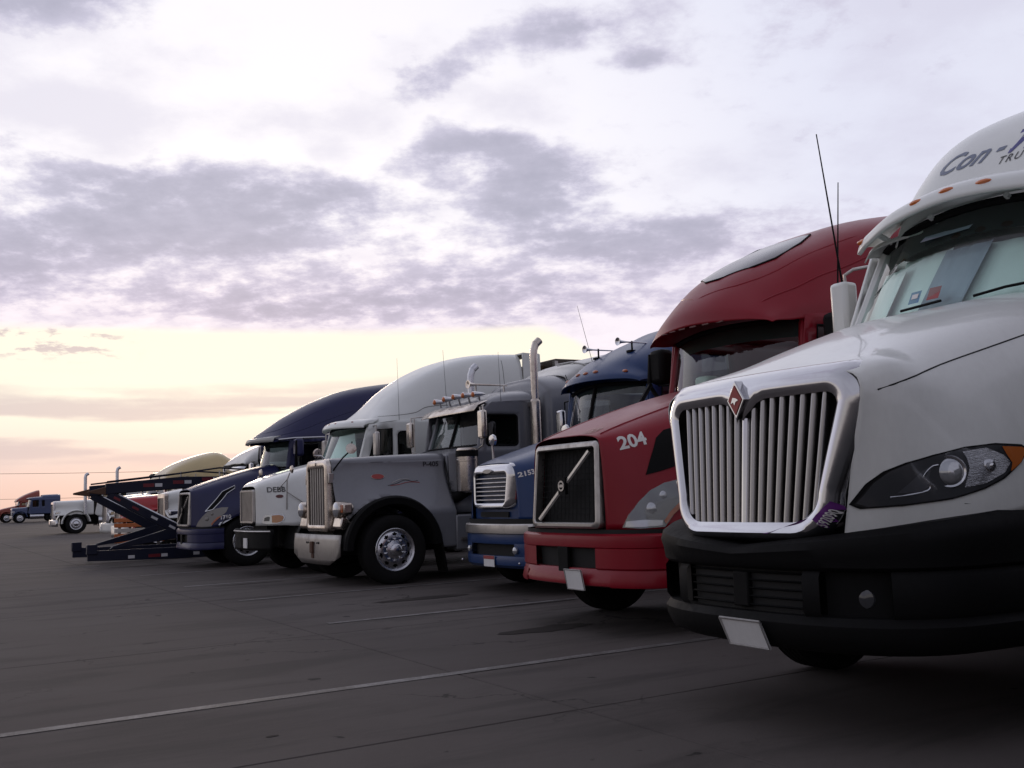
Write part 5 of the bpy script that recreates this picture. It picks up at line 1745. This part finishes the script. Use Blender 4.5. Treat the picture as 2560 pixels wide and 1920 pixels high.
# ------------------------------------------------------------------ tractors farther along the row
def far_tractor(label, cy, xf, hood_h, hood_l, slope, cab_h, roof, paint, roofpaint=None, grille=SATIN, hoodpaint=None, half=1.05, nose=.45, stacks=(), stack_bend=False, bumper=SATIN, axle=.95, visor=None, sleeper=2.0, cabpaint=None, front_plate=False, flat=False, rim=None, hood_w=None, flanks=True, group='tractors far along the row'):
    """xf front of the radiator, heights above the ground; roof is a list of (x back from front, z) along the centre line"""
    T = Thing('semi_truck', label, 'truck', xf - axle, cy, group)
    hp = hoodpaint or paint
    cp = cabpaint or paint
    hw = hood_w or half
    rows = []
    for (t, w, dz) in ((0, nose, -.05), (.06, nose * 1.06, 0), (.3, nose + (hw - nose) * .55, slope * .35), (.6, nose + (hw - nose) * .85, slope * .66), (1, hw, slope)):
        x = xf - hood_l * t
        z = hood_h + dz
        rows.append(full([(x, 0, z + .03), (x, w * .6, z + .02), (x, w * .88, z - .03), (x, w * .98, z - .16), (x, w * 1.0, z - .45), (x, w + (half - w) * .75, .98)]))
    hb = bent(rows, 22, 33)
    HV = hb.bvh()
    H = T.part('hood', hb, hp, solid=.01)
    loops = []
    for (w, z0, z1, r, d) in ((nose * .80, .80, hood_h - .13, .03, -.05), (nose * .80, .80, hood_h - .13, .03, .02), (nose * .98, .72, hood_h - .02, .06, .01), (nose * 1.02, .70, hood_h, .07, -.08)):
        loops.append([(xf + d, y, z) for (y, z) in outline(w, w, z0, z1, r, r)])
    G = T.part('radiator_shell', MB().grid(loops, cv=True), grille)
    T.part('grille_backing', MB().box((xf - .07, -nose * .85, .76), (xf - .05, nose * .85, hood_h - .08)), FRAME, G)
    for i in range(-3, 4):
        y = i * nose * .22
        T.part('grille_bar', MB().box((xf - .05, y - .02, .80), (xf - .01, y + .02, hood_h - .13)), SATIN, G)
    V_, F_ = fill([(-half, .74), (half, .74), (half, .40), (-half, .40)], (), .2)
    B = T.part('bumper', MB().add([(xf + .10 - .22 * abs(y / half) ** 3, y, z) for y, z in V_], F_), bumper, solid=.05)
    if front_plate:
        T.part('license_plate', MB().box((xf + .13, -.15, .48), (xf + .14, .15, .62)), PLATE, B)
    for s in (1, -1):
        hl = T.part('headlight', MB().box((xf - .30, s * (nose + .22) - .13, 1.0), (xf - .04, s * (nose + .22) + .13, 1.2)), CHROME, bevel=.04)
        T.part('lamp_lens', MB().box((xf - .045, s * (nose + .22) - .1, 1.03), (xf - .028, s * (nose + .22) + .1, 1.17)), CLEARLENS, hl, bevel=.008)
        rr_ = []
        for a in range(2, 182, 10):
            rr_.append([(xf - axle + r_ * math.cos(R(a)), s * y, .52 + r_ * math.sin(R(a))) for (r_, y) in ((.64, .4), (.64, half), (.70, half + .08), (.74, half + .04), (.72, half * .8))])
        T.part('fender', MB().grid(rr_), hp)
        wheel(T, xf - axle, s * (half + .06), r=.52, w=.28, style='far', rimmat=rim)
    # cab with windows
    cx = xf - hood_l
    zb = hood_h + slope + .02
    ws = ((cx - .02, zb), (cx - .22, half * .92, zb), (cx - .22, cab_h - .08), (cx - .38, half * .88, cab_h - .12))
    yf = lambda x, z: half
    end = cx - .3 - 1.15 - sleeper
    poly = [(cx - .05, 1.0), (cx - .2, zb), (cx - .36, cab_h - .08), (cx - .6, cab_h), (end, cab_h), (end, .9), (cx - .2, .9)]
    wins = [rrect(cx - 1.05, cx - .48, zb + .02, cab_h - .18, .05, 3)]
    if sleeper > 1 and flanks:
        wins.append(rrect(cx - 1.62, cx - 1.38, zb + .05, cab_h - .2, .05, 3))
    cabin(T, cp, ws, poly, wins, yf, end + .1, 1.0, dash=False, gl=DARKGLASS)
    if roof:
        rws = []
        base = [(xf - a, b) for a, b in roof]
        for (x, z) in base:
            lo = cab_h - .06
            zz = max(z, lo + .05)
            rws.append(full([(x, 0, zz), (x, half * .5, zz - .02), (x, half * .82, zz - (zz - lo) * .18), (x, half * .98, zz - (zz - lo) * .55), (x, half * 1.0, lo)]))
        T.part('roof_fairing', bent(rws, 24, 27), roofpaint or cp, solid=.01)
    else:
        T.part('cab_roof', bent([full([(x, 0, z + .12), (x, half * .6, z + .11), (x, half * .92, z + .05), (x, half, z - .04)]) for x, z in ((cx - .3, cab_h - .04), (cx - .45, cab_h), (cx - .9, cab_h + .03), (end, cab_h + .03))], 14, 21), cp, solid=.01)
    if visor:
        T.part('sun_visor', MB().grid([[(cx + .10 - .12 * y * y, y, cab_h - .22), (cx - .02 - .12 * y * y, y, cab_h - .08), (cx - .34, y, cab_h + .02)] for y in (-.98, -.5, 0, .5, .98)]), visor, solid=.015)
    for (sx, sy, zt) in stacks:
        p = [(xf - sx, sy, 1.0), (xf - sx, sy, zt - .2), (xf - sx - .03, sy, zt - .08), (xf - sx - (.16 if stack_bend else .03), sy, zt)]
        T.part('exhaust_stack', MB().tube(p, .085, 14), CHROME if not stack_bend else ALU)
    for s in (1, -1):
        mm = T.part('door_mirror', MB().box((cx - .16, s * (half + .28) - .09, zb + .05), (cx - .08, s * (half + .28) + .09, zb + .45)), CHROME, bevel=.02)
        T.part('mirror_arm', MB().tube([(cx - .12, s * (half + .25), zb + .45), (cx - .12, s * (half + .25), zb + .5), (cx - .3, s * half, zb + .5)], .014, 6), SATIN, mm)
        T.part('fuel_tank', MB().lathe([(.28, 0), (.30, .03), (.30, 1.3), (.28, 1.33)], (cx - .25, s * (half - .28), .66), (-1, 0, 0), 22), ALU)
    chassis(T, xf - axle, end - .8, tank=False)
    return T


# added tractor, out of view on the right, shades the near bumper and ground
far_tractor('unseen charcoal tractor added in the next stall to shade the nearest white one', -.62, -3.95, 1.75, 1.9, .3, 2.7, [(1.95, 2.68), (2.2, 2.95), (2.8, 3.4), (3.8, 3.85), (5.4, 4.05)], mat('charcoal_paint', (.035, .035, .038), .35, 0, .3, .1), None, SATIN, half=1.2, nose=.5, sleeper=2.2, axle=1.1, bumper=BLACK, group='unseen tractor added for shade')
# white tractor just beyond the car hauler: chrome grille, silver-white roof
far_tractor('white tractor with square chrome grille directly behind the navy tractor', -29.6, -6.25, 1.66, 2.0, .28, 2.45, [(2.02, 2.42), (2.15, 2.60), (2.5, 2.85), (3.2, 3.14), (4.2, 3.36), (5.4, 3.45)], WHITE, SILVER, WARMCHROME, stacks=(), visor=CHROME, sleeper=2.2, half=1.12, nose=.46)
# tan roof over a red hood
far_tractor('red-hooded tractor with tan domed roof, past the white one behind the ramps', -33.4, -5.75, 1.55, 1.6, .12, 2.12, [(1.15, 2.14), (1.35, 2.42), (1.9, 2.72), (2.6, 2.93), (3.0, 2.94), (3.35, 2.72)], TAN, TAN, WARMCHROME, hoodpaint=REDFAR, stacks=(), sleeper=.9, half=1.1, nose=.46, flanks=False)
far_tractor('pale tractor with low flat cab seen above the hauler deck, roof horns on top', -41.0, -6.6, 1.62, 1.5, .15, 2.48, None, WHITE, None, CHROME, half=1.12, nose=.5, front_plate=True, sleeper=.8, bumper=WHITE)
far_tractor('white long-nosed tractor with chrome stacks, side on beyond the ramps', -59.7, -6.98, 1.70, 1.9, .04, 2.30, [(.0, 2.28)] and None, WHITE, None, CHROME, half=1.12, nose=.50, stacks=((1.45, 1.25, 3.15), (3.05, 1.25, 3.45)), stack_bend=True, axle=1.03, sleeper=1.6, bumper=CHROME)
far_tractor('small faded blue tractor with flat-topped sleeper, far left on the horizon', -119.0, -9.95, 1.52, 1.45, .08, 2.48, [(1.5, 2.50), (1.7, 2.60), (2.9, 2.72), (3.0, 2.86), (4.6, 2.90)], FARBLUE, None, CHROME, half=1.15, nose=.5, sleeper=1.7, axle=.75, bumper=SATIN)
far_tractor('small faded red tractor with sloped roof, farthest left behind the blue one', -127.0, -9.1, 1.35, 2.0, .45, 2.30, [(1.9, 2.3), (2.1, 2.6), (2.9, 3.05), (3.9, 3.42), (4.3, 3.5)], DULLRED, None, CHROME, half=1.15, nose=.6, sleeper=1.2, axle=1.0, bumper=DULLRED)


# ------------------------------------------------------------------ car hauler: lowered ramps and upper deck reach out of the row
def car_hauler():
    CY = -25.6
    T = Thing('car_hauler', 'dark blue car hauler trailer with folded rear ramps and striped reflector tape', 'trailer', -9.0, CY)
    for s in (1, -1):
        y = s * 1.15
        # lower ramp rail lying just off the ground
        lr = T.part('lower_rail', MB().prism([(-3.58, .16), (-3.58, .42), (-3.85, .38), (-6.0, .36), (-12.0, .42), (-12.0, .14), (-5.5, .10)], 'y', y - .05, y + .05), DARKBLUE, bevel=.012)
        T.part('rail_end', MB().box((-3.78, y - .08, .30), (-3.56, y + .08, .52)), DARKBLUE, lr, bevel=.015)
        for k in range(6):
            x = -4.15 - k * .72
            T.part('reflector', MB().box((x - .26, y + s * .05 - .004, .17), (x, y + s * .05 + .006, .24)), RETRORED if k % 2 else DARKBLUE, lr)
            T.part('reflector', MB().box((x - .42, y + s * .05 - .004, .17), (x - .28, y + s * .05 + .006, .24)), RETROWHITE, lr)
        # folded flap rising to the knee
        T.part('flap', MB().hexa([(-4.05, y - .06, .40), (-4.05, y + .06, .40), (-5.78, y + .06, .60), (-5.78, y - .06, .60), (-4.1, y - .06, .46), (-4.1, y + .06, .46), (-5.70, y + .06, .90), (-5.70, y - .06, .90)]), DARKBLUE, bevel=.01)
        # sloping arm from the knee up to the deck end
        a, b_ = Vector((-5.72, y, .64)), Vector((-4.0, y, 1.62))
        d = (b_ - a).normalized()
        n = Vector((-d.z, 0, d.x)) * .11
        arm = T.part('ramp_arm', MB().hexa([tuple(a - n + Vector((0, q, 0))) for q in (-.05, .05)] + [tuple(b_ - n * .7 + Vector((0, q, 0))) for q in (.05, -.05)] + [tuple(a + n + Vector((0, q, 0))) for q in (-.05, .05)] + [tuple(b_ + n * .7 + Vector((0, q, 0))) for q in (.05, -.05)]), DARKBLUE, bevel=.01)
        T.part('arm_track', MB().tube([tuple(a + n * 1.1), tuple(b_ + n * .85)], .03, 6), ALU, arm)
        for t in (.15, .38, .62, .85):
            p = a + (b_ - a) * t + Vector((0, s * .055, 0))
            q = a + (b_ - a) * (t + .08) + Vector((0, s * .055, 0))
            T.part('reflector', MB().hexa([tuple(p - n * .25), tuple(q - n * .25), tuple(q + n * .25), tuple(p + n * .25)] + [tuple(v + Vector((0, s * .006, 0))) for v in (p - n * .25, q - n * .25, q + n * .25, p + n * .25)]), RETROWHITE if t < .5 else RETRORED, arm)
        # upper deck beam
        ub = T.part('upper_rail', MB().prism([(-3.95, 1.62), (-3.95, 1.86), (-5.6, 1.98), (-7.0, 1.96), (-12.5, 2.05), (-12.5, 1.80), (-6.2, 1.74), (-4.25, 1.64)], 'y', y - .06, y + .06), DARKBLUE, bevel=.012)
        for k in range(4):
            x = -4.75 - k * .66
            z = 1.80 + .055 * k
            T.part('reflector', MB().box((x - .24, y + s * .06 - .004, z - .04), (x, y + s * .06 + .006, z + .04)), RETRORED, ub)
            T.part('reflector', MB().box((x - .42, y + s * .06 - .004, z - .04), (x - .26, y + s * .06 + .006, z + .04)), RETROWHITE, ub)
        T.part('handrail', MB().tube([(-3.98, y, 1.90), (-5.6, y, 2.06), (-6.5, y, 2.17), (-7.6, y, 2.08), (-9.5, y, 2.08)], .022, 6), DARKBLUE)
        for x in (-5.6, -6.5, -7.6):
            T.part('handrail_post', MB().tube([(x, y, 1.92), (x, y, 2.10)], .018, 6), SATIN)
        # rusty end hook, knee plate
        T.part('deck_hook', MB().hexa([(-4.0, y - .05, 1.60), (-4.0, y + .05, 1.60), (-3.58, y + .03, 1.66), (-3.58, y - .03, 1.66), (-4.0, y - .05, 1.80), (-4.0, y + .05, 1.80), (-3.58, y + .03, 1.70), (-3.58, y - .03, 1.70)]), RUSTY, bevel=.015)
        T.part('knee_plate', MB().lathe([(.17, -.07), (.17, .07)], (-5.72, y, .70), (0, 1, 0), 18), DARKBLUE)
        for x in (-7.2, -9.5, -12.0):
            T.part('deck_post', MB().box((x - .07, y - .06, .35), (x + .07, y + .06, 1.85)), DARKBLUE)
    for k in range(9):
        x = -4.3 - k * .95
        T.part('deck_crossbar', MB().box((x - .05, -1.1, 1.70), (x + .05, 1.1, 1.78)), DARKBLUE)
        T.part('ramp_crossbar', MB().box((x - .05, -1.1, .20), (x + .05, 1.1, .28)), DARKBLUE)
    for s in (1, -1):
        for x in (-9.6, -10.8):
            wheel(T, x, s * 1.08, r=.42, w=.26, rr=.25, bare=True)
    T.part('deck_beam', MB().box((-15.0, -1.1, .55), (-7.0, 1.1, .70)), DARKBLUE)
    return T


car_hauler()


def barricade():
    T = Thing('barricade', 'orange and white slatted barricade seen through the hauler ramps', 'barricade', -6.05, -31.6)
    for k in range(5):
        z = .28 + k * .15
        T.part('board', MB().box((-6.75, -.02, z), (-5.35, .02, z + .115)), BOARDWHITE if k == 2 else ORANGE, bevel=.008)
    for x in (-6.6, -5.5):
        T.part('post', MB().box((x - .04, -.09, .06), (x + .04, -.03, 1.02)), SATIN, bevel=.006)
        T.part('foot', MB().box((x - .06, -.5, .0), (x + .06, .45, .06)), SATIN, bevel=.006)
    return T


barricade()


def power_line(label, pts, r):
    T = Thing('power_line', label, 'cable', pts[0][0], pts[0][1])
    P = []
    for a, b in zip(pts, pts[1:]):
        for q in range(14):
            t = q / 14
            P.append(tuple(a[i] + (b[i] - a[i]) * t - (.9 * 4 * t * (1 - t) if i == 2 else 0) for i in range(3)))
    P.append(pts[-1])
    m = MB().tube(P, r, 5)
    m.v = [(x, y - pts[0][1], z) for x, y, z in m.v]
    T.part('cable', m, FRAME)
    return T


def utility_pole(x, y, label):
    T = Thing('utility_pole', label, 'pole', x, y, 'poles along the far power line')
    T.part('pole', MB().tube([(x, 0, 0), (x, 0, 10.4)], [.16, .11], 10), mat('weathered_wood', (.12, .09, .07), .9))
    T.part('crossarm', MB().box((x - .06, -1.2, 9.7), (x + .06, 1.2, 9.85)), MATS['weathered_wood'])
    return T


def at_az(deg, dist, z=0.):
    v = (FWD * math.cos(R(deg)) + RGT * math.sin(R(deg))) * dist
    return (v.x, v.y, z)


_pl, _pr = at_az(-34, 205), at_az(-6, 215)
utility_pole(_pl[0], _pl[1], 'wooden utility pole at the near end of the far power line')
utility_pole(_pr[0], _pr[1], 'wooden utility pole hidden behind the row at the far end of the line')
power_line('thin upper power line crossing the sky far behind the leftmost trucks', [(_pl[0], _pl[1], 8.5), (_pr[0], _pr[1], 8.6)], .035)
power_line('thin lower cable just above the far left trucks', [(_pl[0], _pl[1], 4.0), (_pr[0], _pr[1], 4.1)], .03)
